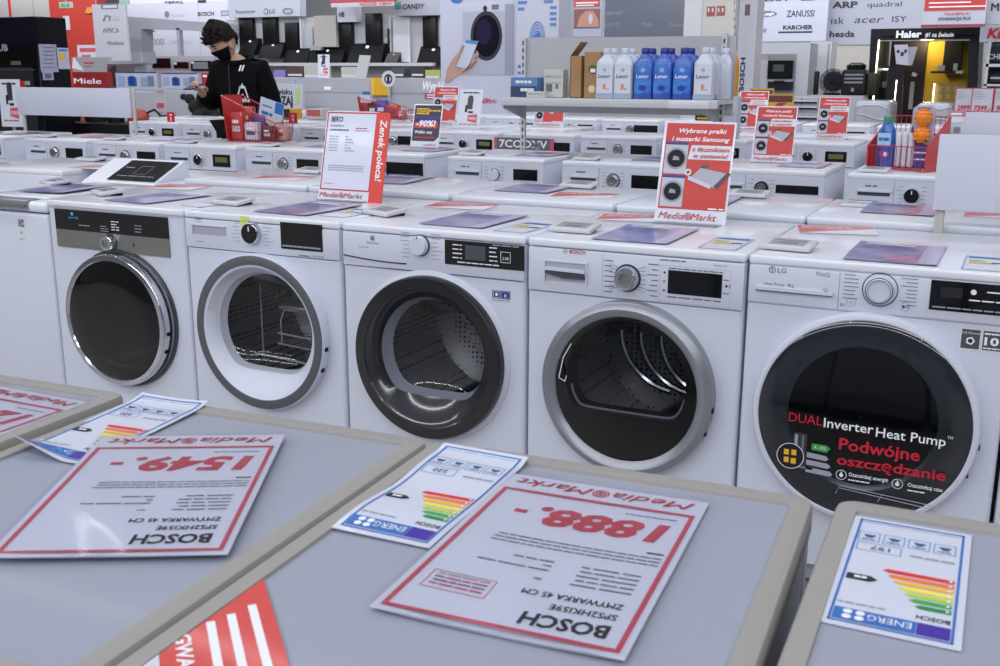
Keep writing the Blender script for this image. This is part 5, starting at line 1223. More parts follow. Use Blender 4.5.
# far brand wall
f = PF('brand_fascia', 'long white fascia with grey brand names above the built-in ovens', 'fascia', 127, 2, 236, 58, 20, .2, False, cm('b3b6c3')); b = f.B()
f.txt(b, 'BOSCH', 198, 16, 214, 12, INK, .03); f.txt(b, 'Moulinex', 171, 17, 184, 14, INKL); f.disc(b, 167, 14.5, 2.5, INKG); f.rect(b, 221, 10.5, 229, 16, INKG); f.rect(b, 222, 11.5, 228, 15, INKL, .003, .006)
f.txt(b, 'TEFAL', 164, 4, 184, 1.5, INK, .03); f.rect(b, 198, 0, 206, 3, INK)
f.txt(b, 'KENWOOD', 137, 45, 164, 39, INKG, .0); f.txt(b, 'ELTEK', 134, 32, 156, 28.5, INK, .04); f.txt(b, 'SIEMENS', 170, 44, 191, 41, INKL); f.rect(b, 199, 0, 199.5, 58, INKL); f.rect(b, 202, 39, 205, 43, INKG); f.fin(b, 'lettering')
b = B(); b.box(0, f.w, .02, .18, f.z1, 5.0, FW); b.obj('bulkhead', f.t)
# grey portal frame
t = PF('portal_frame', 'grey open portal frame in front of the white brand fascia', 'portal', 124, 17, 142, 66, 15, .5, True, FG, skip=True)
b = B(FRONT); P = [t.p(*q) for q in ((122, 16), (228, 24), (228, 33), (177, 30), (141, 29), (142, 64), (127, 66))]; b.prism(P, -.35, 0, cm('9b9ea8')); b.obj('frame', t.t)
b = B(FRONT); P = [t.p(*q) for q in ((176, 28), (179, 28), (181, 56), (178, 56))]; b.prism(P, -.1, 0, FG); b.obj('hanger', t.t)
b = B(FRONT); P = [t.p(*q) for q in ((99, 56), (142, 52), (143, 63), (102, 66))]; b.prism(P, -.4, .05, cm('aeb0b8')); b.obj('canopy', t.t)
b = t.B(); t.txt(b, 'Miele', 109, 60.5, 120, 57.5, INK, .03, w=.06); t.fin(b, 'lettering')
b = B(); X0 = t.p(124, 60)[0]; b.box(X0, X0+.22, .1, .4, 0, t.p(124, 66)[1], FG); b.obj('post', t.t)
# built-in oven wall
f = PF('oven_wall', 'white fitted wall with black built-in ovens below the brand fascia', 'oven display', 142, 56, 214, 74, 19, .6, True, cm('9c9da4')); 
for i, (u0, v0, u1, v1) in enumerate(((152.5, 57.5, 172, 69), (174, 61, 190, 69.5), (191, 60, 213, 72))):
    b = f.B(); f.rect(b, u0, v0, u1, v1, cm('8f9096'), 0, .02); f.rect(b, u0+.8, v0+1, u1-.8, v1-1, BLK, .02, .04)
    if i == 2: f.rect(b, u0+3, v0+2, u1-4, v1-3, cm('6f7480', .3), .04, .05)
    q = f.fin(b, 'oven'); b = f.B(); f.rect(b, u0+1.5, v0+1.4, u0+4, v0+3.6, FW, .05, .06); b.obj('label', q)
# white counters with blue picture boards
CT_ = cm('a9aab2')
for (u0, u1, v0, v1, nm) in ((116, 156, 72, 92, 'left'), (161.5, 197, 73, 91.5, 'right')):
    f = PF('display_counter', 'white display counter carrying the %s blue picture board, left of the man' % nm, 'counter', u0-(3 if nm == 'left' else 2), 92, u1+2, 130, 9.5, .7, True, CT_)
    g = PF('picture_board', 'wide %s picture board with blue photos on the counter left of the man' % nm, 'picture board', u0, v0, u1, v1, 9.6, .05, False, cm('b3b7c6'), 'blue picture boards')
    b = g.B(); g.rect(b, u0, v0, u1, v0+1, NAVY); L = (u1-u0)
    for k, (a0, a1, c) in enumerate(((.05, .22, '8fa0c8'), (.30, .52, '3a5aa6'), (.34, .46, '24408c'), (.62, .78, '8f9bb5'), (.80, .95, '6b7aa0'))): g.rect(b, u0+L*a0, v0+4+k % 2, u0+L*a1, v1-6, cm(c, .4), .003+.001*k, .004+.001*k)
    g.rect(b, u0+2, v1-3, u1-2, v1-2, INKL); g.fin(b, 'print')
# dark clutter behind the third row: cables and canister cleaners
f = PF('price_leaflet', 'white hanging price sheet between the two blue picture boards', 'leaflet', 154, 88, 166, 112, 8.9, .01, False, cm('b5b3bb')); b = f.B(); f.rect(b, 157, 103, 164, 108, PINKR); f.rect(b, 157, 90, 164, 93, INKL); f.fin(b, 'print'); b = B(); b.box(f.w/2-.01, f.w/2+.01, .012, .03, 0, f.z1, FG); b.obj('post', f.t)
f = PF('red_banner', 'small red banner just left of the man\'s jacket, behind his phone', 'banner', 201.5, 73, 209, 86, 10.4, .03, False, cm('a3242c')); b = f.B(); f.rect(b, 203, 75, 207, 77, INKW); f.fin(b, 'print'); b = B(); b.box(f.w/2-.01, f.w/2+.01, .032, .05, 0, f.z1, FG); b.obj('post', f.t)
f = PF('red_sign', 'dark red brand sign with white serif letters at the left', 'sign', 73, 72, 108, 87, 10.5, .1, False, cm('8c1f26', .5)); b = f.B(); f.txt(b, 'Miele', 74.5, 83.5, 101, 78, INKW, .05); f.fin(b, 'lettering'); b = B(); b.box(.2, f.w-.1, .05, .3, 0, f.z0, cm('707078')); b.obj('post', f.t)
f = PF('bread_board', 'small white notice boards above the dark red brand sign', 'notice board', 72, 57, 110, 72, 11.5, .05, False, cm('a5a5aa')); b = f.B(); a = f.p(75, 68); b.prism([f.p(72, 68), f.p(74, 58), f.p(80, 66), f.p(84, 71)], 0, .01, INKW); f.rect(b, 84, 62, 94, 64, PINKR); f.rect(b, 84, 66, 92, 67, PINKR); f.fin(b, 'print')
b = B(); b.box(.3, .4, 0.02, .05, 0, f.z0, FG); b.obj('post', f.t)
f = PF('tall_unit', 'dark tall appliance shelf right of the dark red brand sign', 'shelf', 108, 64, 118, 90, 11.2, .4, True, cm('5a5258')); b = f.B(); f.rect(b, 109, 68, 112, 90, cm('6b2027'), 0, .02); f.rect(b, 113, 66, 117, 90, cm('3a3036'), 0, .02); f.fin(b, 'upright')
# black fridge block
f = PF('fridge', 'tall black side-by-side fridge with price sheets at the left edge', 'fridge', -60, 17.5, 40, 130, 5.30, .40, True, cm('0e0f15', .25), r=.01); b = f.B()
f.rect(b, -58, 19, 39, 44, cm('10111d', .15), 0, .012); f.rect(b, -38, 45, 38, 67, cm('0c0c0f', .2), 0, .012); f.fin(b, 'door')
b = f.B(); f.rect(b, -38, 67, 36, 132, cm('2c2d31', .35), 0, .01); f.rect(b, 0, 69, 36, 70, cm('4a4a50'), .01, .014); f.fin(b, 'door')
b = f.B(); f.txt(b, 'CLUB', -10, 51, 8.5, 44.5, INKL, .03, w=.013); f.rect(b, 12, 61, 22, 65, cm('5c6148', .4), .012, .015); f.fin(b, 'lettering')
SIDE = Matrix(((0, 0, 1, 0), (1, 0, 0, 0), (0, 1, 0, 0), (0, 0, 0, 1)))      # u along the depth, v up, w to the right
def sheet(u0, v0, u1, v1, m, w0, w1, b):      # a sheet on the right-hand side of the fridge
    X = f.x0+f.w
    def q(u, v): d = AX[0]*((u-500)/FPX)+AX[1]*((333-v)/FPX)+AX[2]; p = CAM+d*((X-CAM.x)/d.x); return p.y-f.Y, p.z
    a, c = q(u0, v1), q(u1, v0); b.box(a[0], c[0], min(a[1], c[1]), max(a[1], c[1]), f.w+w0, f.w+w1, m)
b = B(SIDE); sheet(41, 44.5, 56, 72, cm('a9abc4', .4), 0, .003, b)
for v in (47, 51, 55, 59, 63, 67): sheet(43, v, 54, v+.8, INKG, .003, .004, b)
b.obj('price_sheet', f.t); b = B(SIDE); sheet(43, 72, 53, 80, cm('a9abc4', .4), 0, .003, b); sheet(45, 73.5, 51, 78.5, INKG, .003, .004, b); b.obj('code_sheet', f.t)
b = B(SIDE); sheet(57.5, 48, 68, 69, cm('b9c0d2', .4), 0, .003, b); sheet(59, 54, 64, 60, YEL, .003, .004, b); sheet(58.5, 49.5, 67, 51, BLUE, .003, .004, b); b.obj('energy_sheet', f.t)
f = PF('red_button_sign', 'little round red sign peeking over the long blank board', 'sign', 16, 81, 24, 90, 5.2, .02, False, cm('a8323a')); b = f.B(); f.disc(b, 20, 84, 3.2, RED, .006); f.rect(b, 25, 81, 30, 85, INKL); f.fin(b, 'print'); b = B(); b.box(f.w/2-.01, f.w/2+.01, .0, .02, .85, f.z0, FG); b.obj('post', f.t)
# table of dark small appliances
f = PF('display_table', 'white table carrying dark cleaners behind the third facing row', 'table', 50, 124.5, 206, 135, 5.95, .6, True, cm('1b1b1e', .5))
zt = f.z1
def cleaner(u, label, col, s=1.):
    p = at(u, 120, Y=6.1); t = thing('vacuum_cleaner', label, 'vacuum cleaner', (p.x, 6.1, zt), .4, 'dark cleaners on the table')
    b = B(); b.loft([[( s*k*.14*math.cos(2*PI*j/16), s*k2*.09*math.sin(2*PI*j/16), s*z) for j in range(16)] for k, k2, z in ((.9, .9, .01), (1, 1, .05), (.95, .95, .10), (.6, .7, .16), (.2, .3, .18))], cm(col, .3), cap0=True, cap1=True); b.obj('body', t)
    b = B()
    for x in (-.09, .09): b.lathe(0, 0, [(0.001, 0), (.05*s, 0)], BLKM, 4) if False else b.sphere((x*s, .06*s, .05*s), .05*s, BLKM, 10, (.4, 1, 1))
    b.obj('wheel', t)
    b = B(); b.tube([(.10*s, 0, .13*s), (.2*s, 0, .17*s), (.28*s, -.02, .10*s), (.36*s, -.04, .03)], .014*s, BLKM, 6); b.obj('hose', t); return t
cleaner(139, 'red and black canister cleaner left of the red number 1 tag', 'a03a34', .9)
cleaner(70, 'black cleaner under the long blank board, left', '1a1a1d', .9); cleaner(96, 'black cleaner with a green spot under the long blank board', '22241f', .9); cleaner(116, 'black cleaner under the right end of the long blank board', '1a1a1d', .7)
cleaner(164, 'low black cleaner just left of the red number 1 tag', '131316', .6)
b = B(); R_ = random.Random(5)
for k, (x, z, r) in enumerate(((0, .10, .12), (.10, .16, .10), (-.08, .20, .09), (.04, .27, .10), (.15, .10, .09), (-.16, .28, .06), (-.24, .30, .04), (.17, .25, .07))): b.sphere((x, 0, z), r, mat('fur_black', '1a1a1d', .85, noise=.5, scale=40), 12, (1, .8, .9))
p = at(196, 118, Y=5.9); single(b, 'mannequin_glove', 'dark bundle of gloves and cables just left of the man\'s elbow', 'bundle', (p.x, 6.0, zt))
b = B(); b.tube([(0, 0, .02), (.25, .05, .03), (.5, -.03, .02), (.8, .02, .05), (1.0, 0, .03)], .022, BLKM); p = at(150, 124, Y=6); single(b, 'cable', 'thick black hose along the table, left of the man', 'hose', (p.x, 6.12, zt+.005))
# ---- hood wall
HY = 15.
f = PF('hood_wall', 'white display wall with niches of black cooker hoods behind the man', 'display wall', 227, 17, 443, 82, HY+.5, .3, True, cm('adafb5'))
b = f.B()
for u in (252, 303, 321, 342, 377, 392, 411): f.rect(b, u, 17, u+1.4, 64, cm('c4c5c9'), 0, .10)
f.rect(b, 227, 63, 443, 66, cm('b5b6ba'), 0, .4); f.rect(b, 320, 16, 342, 47, cm('a09d97'), 0, .2); f.rect(b, 396, 17, 411, 62, cm('b8bac2'), 0, .1); f.fin(b, 'niche_frame')
b = f.B(); f.rect(b, 227, 66, 443, 82, cm('8d8a88'), 0, .05); f.fin(b, 'lower_shelf')
f2 = PF('brand_fascia', 'white fascia with small brand names above the cooker hoods', 'fascia', 228, -6, 300, 17, HY+.28, .2, False, cm('b5b8c6')); b = f2.B(); f2.txt(b, 'hausser', 236, 13.5, 256, 10, INKG, .02); f2.disc(b, 266, 11.5, 2.4, INKG); f2.disc(b, 266, 11.5, 1.4, FW, .006); f2.txt(b, 'LG', 269.5, 13.5, 275, 9.5, INK, .01); a = f2.p(288, 11); b.tube([(a[0]+.12*math.cos(k/12*2*PI), a[1]+.05*math.sin(k/12*2*PI), .01) for k in range(12)], .01, INKG, 5, True); f2.fin(b, 'lettering')
f2 = PF('brand_fascia', 'pale fascia with a dark brand name above the hood at the poster wall', 'fascia', 396, 0, 441, 15.5, HY+.28, .2, False, cm('a2a5b1')); b = f2.B(); f2.txt(b, 'CANDY', 402.5, 9, 425, 4, INK, .02, .2); f2.rect(b, 395, 2, 401, 9, cm('3f8a80', .4)); f2.fin(b, 'lettering')
f2 = PF('brand_fascia', 'white fascia piece with two letters between the hoods', 'fascia', 337, 2, 356, 22, HY+.28, .2, False, cm('b5b8c6')); b = f2.B(); f2.txt(b, 'HB', 339, 17, 344.5, 12, INK, .04); f2.fin(b, 'lettering')
f2 = PF('red_banner', 'red overhead banner at the top edge, above the cooker hoods', 'banner', 330, -12, 394, 2.2, HY-.4, .1, False, cm('b5434a')); b = f2.B(); f2.txt(b, 'NAJNIŻSZE', 361, 6, 392, 3.2, cm('9d3a44'), .03) if False else f2.rect(b, 330, -4, 394, -3, INKW); f2.rect(b, 331, 2.3, 394, 6.5, cm('b9bac2')); f2.txt(b, 'NIŻSZE CENY', 360, 5.8, 393, 3, REDT, .03, w=.006); f2.fin(b, 'lettering')
b = B(); b.tube([(.1, .05, f2.z1), (.1, .05, 5)], .01, FG); b.obj('hanger', f2.t)
HB = cm('141417', .3)
def hood(label, cu, chim, gl, steel=False):
    """chim = (u0,v0,u1,v1) chimney, gl = (u0,v0,u1,v1) slanted glass"""
    Y = HY+.1; x0, x1, z0, z1 = span(*gl, Y); c0, c1, _, cz = span(*chim, Y)
    t = thing('cooker_hood', label, 'cooker hood', ((x0+x1)/2, Y+.4, 0), 0, 'cooker hoods on the display wall'); c = (x0+x1)/2; m = SILV if steel else HB
    b = B(); b.rbox(c0-c, c1-c, -.12, -.005, z0+.1, cz, m, .006); b.obj('chimney', t)
    b = B(Matrix(((0, 0, 1, 0), (1, 0, 0, 0), (0, 1, 0, 0), (0, 0, 0, 1)))); b.prism([(-.30, z0), (-.26, z0-.01), (-.005, z0+.04), (-.005, z1), (-.10, z1)], x0-c, x1-c, m); b.obj('glass_panel', t)
    b = B(T(0, -.1, z1-.08)); b.sphere((0, -.03, 0), .045, INKW, 10, (1, .4, 1)); b.obj('label', t)
hood('black cooker hood directly above the man\'s shoulder', 0, (230, 17, 243.5, 48), (234, 38, 250, 55))
hood('black cooker hood, second from the left with a round label', 1, (253.5, 15, 267, 45), (254, 42, 276, 58))
hood('black cooker hood above the purple pack, tall glass slanting right', 2, (276, 22, 289, 50), (278, 48, 302, 66))
hood('black cooker hood right of the bare steel chimney', 3, (330, 22, 343, 48), (303, 47, 337, 66))
hood('tall black cooker hood with the highest chimney, beside the white tilted sheet', 4, (357, 12.5, 372, 46), (343, 43, 377, 66))
hood('black cooker hood under the pale fascia with the dark brand name', 5, (415, 16, 428, 48), (413, 46, 440, 66))
hood('small black cooker hood in a white frame', 6, (379.5, 28, 381.5, 55), (380, 52, 393, 65))
hood('steel cooker hood chimney between the black ones', 7, (304, 24, 317, 47), (306, 44, 316, 50), True)
# small goods on the lower shelf
for (u0, v0, u1, v1, c, l) in ((274, 70, 285, 84, '7a6fb4', 'purple and green pack on the shelf right of the man'), (287, 66, 303, 77, '4a3530', 'brown pack on the shelf below the hoods'), (304, 66, 322, 78, 'a8a8a2', 'pale pack below the third hood'), (341, 67, 357, 78, 'a9a9a5', 'pale box left of the white tilted sheet'), (411, 67, 424, 77, '3a3a3e', 'dark box on the shelf near the poster wall'), (425, 70, 440, 79, '9a9c58', 'yellowish pack on the shelf at the poster wall'), (392, 68, 404, 77, '46464a', 'dark box below the white-framed hood')):
    g = PF('shelf_pack', l, 'pack', u0, v0, u1, v1, HY-1.0, .3, False, cm(c)); b = g.B(); g.rect(b, u0+1, v1-3, u1-1, v1-1.2, cm('4f8a5a') if c == '7a6fb4' else FW); g.fin(b, 'label'); b = B(); b.box(.05, g.w-.05, .05, .25, 0, g.z0, CT_); b.obj('plinth', g.t)
# long pale counter
f = PF('long_counter', 'long pale counter wall from the man to the poster wall', 'counter', 262, 78, 442, 130, 10.5, .5, True, cm('a3a5ae')); b = f.B()
f.rect(b, 296, 80, 297, 124, cm('8e9099')); f.rect(b, 262, 92, 442, 93.2, cm('8e9099')); f.rect(b, 324.5, 86.5, 331, 90, INKW, 0, .01); f.fin(b, 'joint')
g = PF('info_board', 'white board with black slogan lettering and a green exclamation mark, right of the man', 'sign', 262, 84, 303, 109, 10.0, .04, False, cm('b2b6c0')); b = g.B(); g.txt(b, 'rodowisku', 264, 94, 292, 88.5, INK, .02); g.txt(b, 'OSZCZĘDZAJ', 238, 104.5, 292.5, 96, INK, .04) if False else g.txt(b, 'EDZAJ', 273, 104.5, 292.5, 96, INK, .04); g.rect(b, 296.5, 89, 299, 100, LGRN, 0, .006); g.rect(b, 296.5, 101.5, 299, 104, LGRN, 0, .006); g.fin(b, 'lettering'); b = B(); b.box(.1, g.w-.1, .04, .3, 0, g.z0, CT_); b.obj('plinth', g.t)
g = PF('yellow_pack', 'yellow and black pack on the machines right of the man', 'pack', 275, 109, 289, 119, 5.3, .2, False, cm('c79a25')); b = g.B(); g.rect(b, 284, 109, 290, 119, cm('2c2a28')); g.rect(b, 277, 112, 283, 116, cm('8f6d20')); g.fin(b, 'print'); b = B(); b.box(.02, g.w-.02, .02, .18, .86, g.z0, CT_); b.obj('plinth', g.t)
g = PF('red_pack', 'small reddish picture pack left of the upright price card', 'pack', 305, 109, 321, 119, 5.3, .2, False, cm('b9a9ac')); b = g.B(); g.rect(b, 307, 110, 320, 116, cm('a8544a')); g.fin(b, 'print'); b = B(); b.box(.02, g.w-.02, .02, .18, .86, g.z0, CT_); b.obj('plinth', g.t)
g = PF('tilted_sheet', 'white tilted blank sheet on the long counter', 'sheet', 356, 56, 370, 79, 10.6, .02, False, cm('b6b8bd'), skip=True); b = B(FRONT); b.prism([g.p(355, 79), g.p(366, 79), g.p(371, 55.5), g.p(360, 55)], 0, .01, cm('b6b8bd')); b.obj('sheet', g.t)
g = PF('yellow_board', 'square yellow board on the long counter below the hoods', 'board', 371, 78, 389.5, 95.5, 10.44, .05, False, cm('d39f23')); b = g.B(); g.rect(b, 371.5, 78.5, 374, 95, cm('e0b040')); g.fin(b, 'edge_strip')
g = PF('round_tag', 'round white tag with a black ring, overlapping the yellow board', 'sign', 382, 70, 396, 88, 10.1, .02, False, FW, skip=True); b = g.B(); a = g.p(388.7, 79); r_ = g.p(395.5, 79)[0]-a[0]; b.disc(a[0], a[1], r_, -.01, .01, cm('c0c2c8')); b.ring(a[0], a[1], r_*.60, r_*.40, .012, INK); b.box(a[0]-.02, a[0]+.02, a[1]-.04, a[1]+.04, .01, .013, INK); b.obj('disc', g.t); b = B(); b.box(a[0]-.015, a[0]+.015, 0, .02, .0, a[1]-r_*.9, FG); b.obj('post', g.t)
# ---- poster wall with the big washer picture (flat prints on a real panel)
f = PF('poster_wall', 'big white advert wall showing a washer and a hand with a phone', 'advert wall', 440.5, -20, 516, 128, 9.2, .35, True, cm('b6b9ca')); PWt = f
b = f.B(); f.rect(b, 463, 4, 505, 75, cm('a3a6b6'), 0, .004); f.rect(b, 505, 4, 514, 75, cm('8d90a0'), 0, .004); f.rect(b, 463, 4, 505, 11.5, cm('b7bac9'), .004, .005)
b2 = b; f.disc(b, 486.5, 36, 16, cm('3b3a46', .25), .006, 21.5); f.disc(b, 486.5, 36, 13.2, cm('17161f', .15), .008, 18); f.disc(b, 484, 32, 8, cm('26233a', .15), .010, 11); f.disc(b, 485.3, 8.5, 2, INK, .008, 2.5); f.rect(b, 492, 4.5, 499, 9.5, cm('5f6b58'), .005, .007); f.fin(b, 'washer_picture')
b = f.B(); hs = cm('b08d7c', .5)
b.prism([f.p(*q) for q in ((445, 82), (447, 70), (451, 62), (456, 55), (462, 50), (466, 58), (474, 62), (477, 50), (479, 52), (478, 60), (473, 68), (464, 73), (455, 77), (450, 82))], .004, .008, hs)
for q0, q1 in (((470, 66), (477, 55)), ((467, 69), (476, 60)), ((463, 71), (473, 65))): a, c = f.p(*q0), f.p(*q1); b.tube([(a[0], a[1], .012), (c[0], c[1], .012)], .018, hs, 6)
b.prism([f.p(*q) for q in ((455, 66), (466, 40), (479, 41), (468, 69))], .012, .018, cm('b8bfd0', .4)); b.prism([f.p(*q) for q in ((465.5, 43), (466.8, 40), (478.6, 41), (477.5, 44.5))], .018, .02, cm('4f7db0', .4)); a = f.p(459, 55); b.tube([(f.p(456, 64)[0], f.p(456, 64)[1], .018), (f.p(464, 45)[0], f.p(464, 45)[1], .018)], .022, hs, 6)
f.fin(b, 'hand_picture'); b = f.B(); logo(b, f.p(474, 103)[0], f.p(474, 103)[1], f.p(474, 98)[1]-f.p(474, 103)[1], REDT, f.p(497, 100)[0]-f.p(474, 100)[0], .004); f.disc(b, 457, -1, 6, BLUE, .006, 3.5); f.fin(b, 'lettering')
f = PF('poster_wall', 'white advert wall with a blue ringed emblem, left of the bottle shelf', 'advert wall', 516, -20, 558, 128, 9.1, .35, True, cm('b3b5c3')); b = f.B(); a = f.p(537.5, 36); k = f.p(545.5, 36)[0]-a[0]
for r in (1, .84, .68, .52): b.add([(a[0]+k*r*math.cos(q)*1.0, a[1]-.05+k*2.1*r*math.sin(q), .005) for q in [PI*j/16 for j in range(17)]]+[(a[0]+k*(r-.06)*math.cos(q), a[1]-.05+k*2.1*(r-.06)*math.sin(q), .005) for q in [PI*j/16 for j in range(17)]], [(j, j+1, 18+j, 17+j) for j in range(16)], BLUE)
b.prism([f.p(533.5, 37), f.p(538, 32), f.p(541, 35), f.p(540, 37)], .004, .006, mat('blue_print', '2f6bb8'))
for u, v in ((518, 1), (518, 7.5), (544, 0), (550, 6), (550, 12), (550, 17.5), (550, 23)): f.rect(b, u, v, u+(9 if v < 2 else 6.5), v+3, cm('5577b0'))
f.rect(b, 518, 65, 521, 68, cm('3d62a8')); f.rect(b, 518, 71.5, 521, 74, cm('3d62a8')); f.fin(b, 'print')
f = PF('script_sign', 'white script sign left of the advert wall, above a small red card', 'sign', 423, 81, 444, 91, 9.0, .02, False, FW, skip=True); b = f.B(); f.txt(b, 'Wyniki', 423, 90, 444, 81, INKW, .02, .3, w=.0); f.fin(b, 'lettering'); b = f.B(); f.rect(b, 425, 93, 444.5, 99.5, cm('a32f38')); f.rect(b, 427, 94.5, 442, 95.5, INKW, .003, .005); f.rect(b, 427, 97, 442, 98, INKW, .003, .005); f.fin(b, 'red_card'); b = B(); b.box(f.w/2-.01, f.w/2+.01, .0, .02, 0, f.z0, FG); b.obj('post', f.t)
# glass-like grey brand banner
GB_ = mat('banner_grey', '5d616c', .12, coat=.4)
f = PF('brand_banner', 'glossy grey hanging banner with dark brand names, above the bottle shelf', 'banner', 558, -30, 691, 48, 13.5, .05, False, GB_); b = f.B()
for t_, u0, v0, u1, v1 in (('SHARP', 560, 3, 572, 0), ('acer', 606, 15, 624, 10), ('ASUS', 602, 27, 620, 23), ('hp', 642, 26, 653, 22), ('Zebra', 668, 27, 684, 23), ('SONY', 560, 16, 571, 12), ('JBL', 558, 37, 572, 35)): f.txt(b, t_, u0, v0, u1, v1, INKG, .03)
f.fin(b, 'lettering'); b = B(); b.tube([(.2, .02, f.z1), (.2, .02, 5)], .01, FG); b.tube([(f.w-.2, .02, f.z1), (f.w-.2, .02, 5)], .01, FG); b.obj('hanger', f.t)
f = PF('hand_poster', 'hanging poster with a red header and a hand picture, above the brown boxes', 'poster', 573, -8, 602, 37, 8.6, .02, False, cm('b3b4c8')); b = f.B(); f.rect(b, 574, -8, 600, 7, cm('c4504c')); f.rect(b, 576, 2, 598, 3.5, INKW, .003, .005); f.rect(b, 576, 4.8, 594, 6, INKW, .003, .005); f.rect(b, 574, 9, 600, 28, cm('8c5e58'), 0, .004); b.prism([f.p(*q) for q in ((577, 27), (580, 17), (586, 11), (593, 11), (598, 18), (599, 27))], .004, .008, cm('c08f7c')); f.disc(b, 591, 19, 2.2, FW, .012, 5); f.rect(b, 574, 27, 600, 28, cm('5b5a66'), .008, .010); f.fin(b, 'print'); b = B(); b.box(-.03, 0, 0, .02, f.z0-.1, 5, FG); b.box(f.w, f.w+.03, 0, .02, f.z0-.1, 5, FG); b.obj('rail', f.t)
# white column with fire signs
f = PF('white_column', 'square white store column with small red fire signs', 'column', 683, -30, 736, 110, 11.0, .6, True, cm('b9b9bd')); b = f.B(); f.rect(b, 700, -20, 702, 110, cm('a5a5a9')); f.rect(b, 702, -20, 733, 110, cm('b3b0a9')); f.fin(b, 'panel_joint'); b = f.B(); f.rect(b, 707, 6.5, 715, 16, cm('8f4a44'), .006, .012); f.rect(b, 717, 6, 725, 15.5, cm('8f4a44'), .006, .012)
for u in (709, 713, 719, 723): f.rect(b, u-.8, 8, u+.6, 12, FW, .012, .015)
f.fin(b, 'fire_sign')
f = PF('brand_pillar', 'white advert pillar with a brand name running up it, right of the bottle shelf', 'pillar', 735, -20, 754.5, 128, 8.2, .3, True, cm('b4b5be')); b = f.B(); f.txt(b, 'BOSCH', 739, 92, 745.5, 57.5, INK, .03, vert=True); f.rect(b, 745, 4.5, 750, 15.5, cm('6b5256')); f.fin(b, 'lettering')
f = PF('shelf_post', 'thin grey slotted post beside the advert pillar', 'post', 733, -20, 736, 130, 8.0, .04, True, cm('8e9096')); b = f.B()
for k in range(12): f.rect(b, 734, -15+8*k, 735, -11+8*k, INKG)
f.fin(b, 'slot')
p = at(732.5, 96, Y=4.5); t = thing('yellow_bottle', 'tall orange-yellow bottle right of the shelf upright', 'bottle', (p.x, 4.5, p.z)); b = B(); b.lathe(0, 0, [(.03, 0), (.033, .01), (.033, .20), (.02, .25), (.014, .26)], cm('cf8a2c', .35), 16, True, True); b.obj('bottle', t); b = B(); b.lathe(0, 0, [(.016, .25), (.016, .285), (.001, .29)], cm('d9c98a', .4), 14); b.obj('cap', t)
b = B(); b.rbox(-.05, .05, -.05, .06, 0, p.z-.853, cm('b4b6bf'), .01); single(b, 'box', 'white box under the yellow bottle', 'box', (p.x, 4.5, .852))
# ---- right: brand walls, niche, portal
f = PF('brand_fascia', 'white brand wall with dark brand names, left of the grey one', 'fascia', 754, -30, 828.5, 41.5, 17, .3, False, cm('b0b4c4')); b = f.B()
f.txt(b, 'TEKA', 757, 1.5, 788, -3, INK, .03); f.txt(b, 'ZANUSSI', 786.5, 17, 814.5, 10.5, INK, .01); f.txt(b, 'KARCHER', 783, 29.5, 813, 25.5, INK, .04); f.rect(b, 778, 31.3, 812.5, 33, INK); f.rect(b, 801, -1, 815, .5, INK)
a = f.p(766, 14); k = f.p(777, 14)[0]-a[0]; b.prism([(a[0]+k*math.cos(q), a[1]+k*.28*math.sin(q)) for q in [2*PI*j/20 for j in range(20)]], 0, .004, INKG); f.txt(b, 'DeLonghi', 758.5, 15.5, 774, 12.5, INKW, .02, w=.006)
f.txt(b, 'Smeg', 756, 31.5, 767, 27.5, INKG, .02, .3); f.fin(b, 'lettering'); b = B(); b.box(.2, .8, .1, .3, f.z1, 5, FW); b.obj('bulkhead', f.t)
f = PF('brand_fascia', 'grey brand wall with black computer brand names, left of the black portal', 'fascia', 828.5, -30, 924, 44.5, 17.3, .3, False, cm('9a9daa')); b = f.B()
for t_, u0, v0, u1, v1, s_ in (('SHARP', 822, 8, 858, 2, 0), ('quadral', 867, 7, 902, 2, 0), ('isk', 831, 24, 844.5, 17, 0), ('acer', 854, 23, 884, 16, .25), ('ISY', 892, 22, 907, 16, 0), ('hesda', 829.5, 37, 855, 31, 0), ('brother', 871, 36, 900, 29, 0)):
    if t_ == 'SHARP': f.txt(b, 'ARP', 832, 8, 858, 2, INK, .04)
    else: f.txt(b, t_, u0, v0, u1, v1, INK, .03 if t_ in ('hesda',) else .0, s_)
f.fin(b, 'lettering'); b = B(); b.box(.2, .8, .1, .3, f.z1, 5, FW); b.obj('bulkhead', f.t)
f = PF('oven_niche', 'white niche wall with a black built-in oven, behind the red posters', 'oven display', 754, 43, 808, 120, 13.5, .6, True, cm('a8aab2')); b = f.B(); f.rect(b, 755, 54, 794.5, 120, cm('77777c'), 0, .01); f.rect(b, 754.5, 55, 768, 75, cm('8c7f82'), .01, .02); f.rect(b, 754.5, 60, 768, 118, cm('9c9aa2'), .02, .03); f.fin(b, 'recess')
b = f.B(); f.rect(b, 768.5, 60.5, 793.5, 79, cm('131417', .2), .02, .06); f.rect(b, 774, 64.5, 785, 71.5, cm('43464a', .2), .06, .065); f.rect(b, 768.5, 79, 793.5, 81.5, cm('8e8e92'), .02, .05); f.rect(b, 768.5, 81.5, 793.5, 90, cm('1e1f22', .3), .02, .06); f.rect(b, 775, 80.5, 785, 82.5, cm('101012'), .05, .08); f.fin(b, 'oven')
f = PF('wall_panel', 'plain white wall panel between the oven niche and the beige recess', 'wall panel', 808, 41.5, 829, 122, 14.5, .5, True, cm('b7b8bd')); b = f.B(); f.rect(b, 826, 44, 828, 98, cm('8f8f94')); f.fin(b, 'edge')
